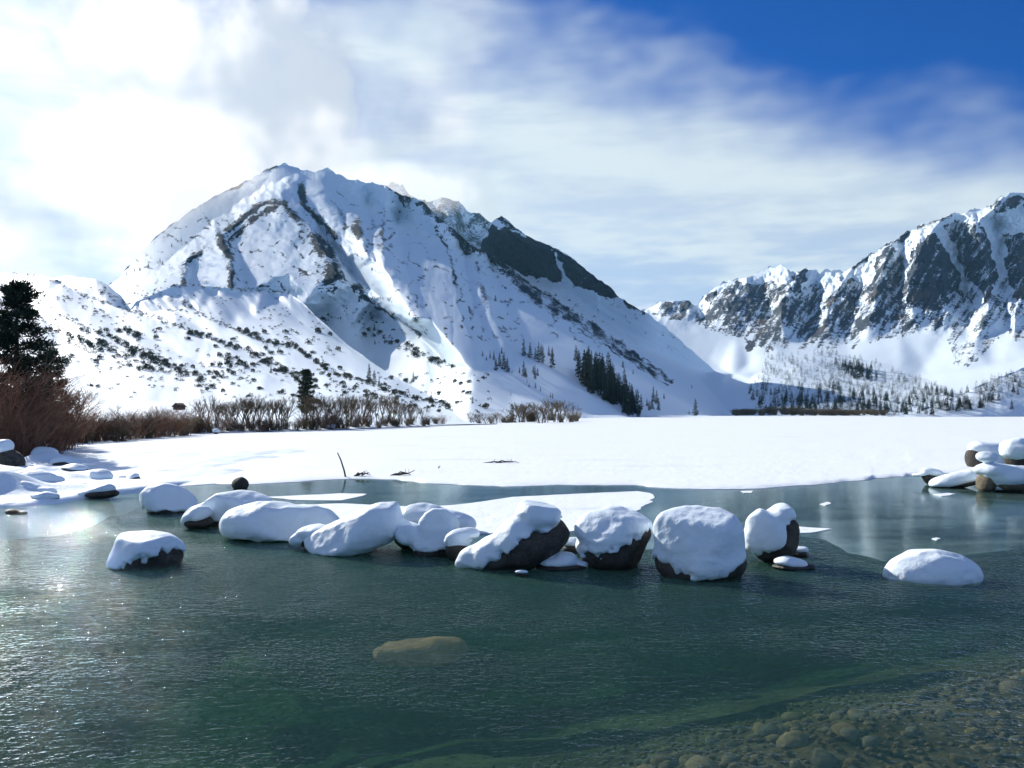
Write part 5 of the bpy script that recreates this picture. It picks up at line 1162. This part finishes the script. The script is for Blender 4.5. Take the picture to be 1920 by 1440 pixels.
def build_gravel(rg):
    # the pebbles too many to count, one part of the lake bed
    base = np.array([(1, 0, .1), (.5, .8, 0), (-.5, .85, .1), (-1, 0, 0), (-.5, -.8, .1), (.5, -.85, 0), (.2, .1, .6), (0, 0, -.5)]); fc = [(6, i, (i + 1) % 6) for i in range(6)] + [(7, (i + 1) % 6, i) for i in range(6)]
    V, Fc = [], []
    for i in range(4200):
        y = 4.3 + 4.6 * rg.random() ** 1.3; x = rg.uniform(-.45, .74) * y; s = rg.uniform(.014, .042); a = rg.uniform(0, 6.28); c, q = math.cos(a), math.sin(a); b = len(V)
        z = -float(bed_depth(np.array([x]), np.array([y]))[0]) + s * .25; sx = rg.uniform(.8, 1.5)
        V += [(x + (p[0] * sx * c - p[1] * q) * s, y + (p[0] * sx * q + p[1] * c) * s, z + p[2] * s) for p in base]; Fc += [(i0 + b, i1 + b, i2 + b) for i0, i1, i2 in fc]
    o = link('gravel', mesh_np('gravel', np.array(V), np.array(Fc)), M['cob0'], BED); o['kind'] = 'stuff'
M['cob0'] = mat_plain('cobble_brown', (0.18, 0.13, 0.07), (0.36, 0.27, 0.15), 4.0); M['cob1'] = mat_plain('cobble_grey', (0.12, 0.11, 0.08), (0.28, 0.24, 0.17), 4.0); M['cob2'] = mat_plain('cobble_ochre', (0.22, 0.16, 0.08), (0.42, 0.31, 0.16), 4.0)
build_small()

# ---------------------------------------------------------------- air
def build_air():
    m, g = mat('haze'); 
    v = g.n('ShaderNodeVolumePrincipled', {'Color': (0.32, 0.70, 1.0, 1), 'Density': 0.00003, 'Anisotropy': 0.3}).outputs[0]
    o = g.n('ShaderNodeOutputMaterial'); g.t.links.new(v, o.inputs[1])
    h = link('haze', box_me('haze', -3200, 3200, -60, 4300, -8, 760), m); tag(h, 'thin cold haze between the lake and the far summits', 'haze', None, 'stuff')
    # cloud that clings to the left shoulder of the peak
    m, g = mat('cloud'); pos = g.n('ShaderNodeTexCoord').outputs['Object']; wp = g.n('ShaderNodeNewGeometry').outputs['Position']
    d = g.vm('LENGTH', pos, (0, 0, 0)); n = g.noise(wp, 0.0085, 4.0, 0.6)
    f = g.m('SUBTRACT', g.m('ADD', g.m('SUBTRACT', 1.0, d), g.m('MULTIPLY', g.m('SUBTRACT', n, 0.5), 1.7)), 0.12)
    f = g.m('MULTIPLY', g.ss(f, 0.0, 0.55), g.ss(d, 1.0, 0.75)); 
    v = g.n('ShaderNodeVolumePrincipled', {'Color': (0.98, 0.99, 1.0, 1), 'Density': g.m('MULTIPLY', f, 0.005), 'Anisotropy': 0.45}).outputs[0]
    o = g.n('ShaderNodeOutputMaterial'); g.t.links.new(v, o.inputs[1])
    m.cycles.volume_step_rate = 0.6
    for k, (loc, sc, lab) in enumerate([((-600, 1400, 372), (230, 300, 190), 'white cloud clinging to the left shoulder of the big peak'), ((-250, 1690, 475), (220, 110, 75), 'thin veil of blown snow on the ridge right of the summit')]):
        bm = bmesh.new(); bmesh.ops.create_icosphere(bm, subdivisions=3, radius=1.0); me = bpy.data.meshes.new('cloud'); bm.to_mesh(me); bm.free()
        c = link('cloud', me, m); c.location = loc; c.scale = sc; tag(c, lab, 'cloud')
build_air()
cy.volume_max_steps = 96
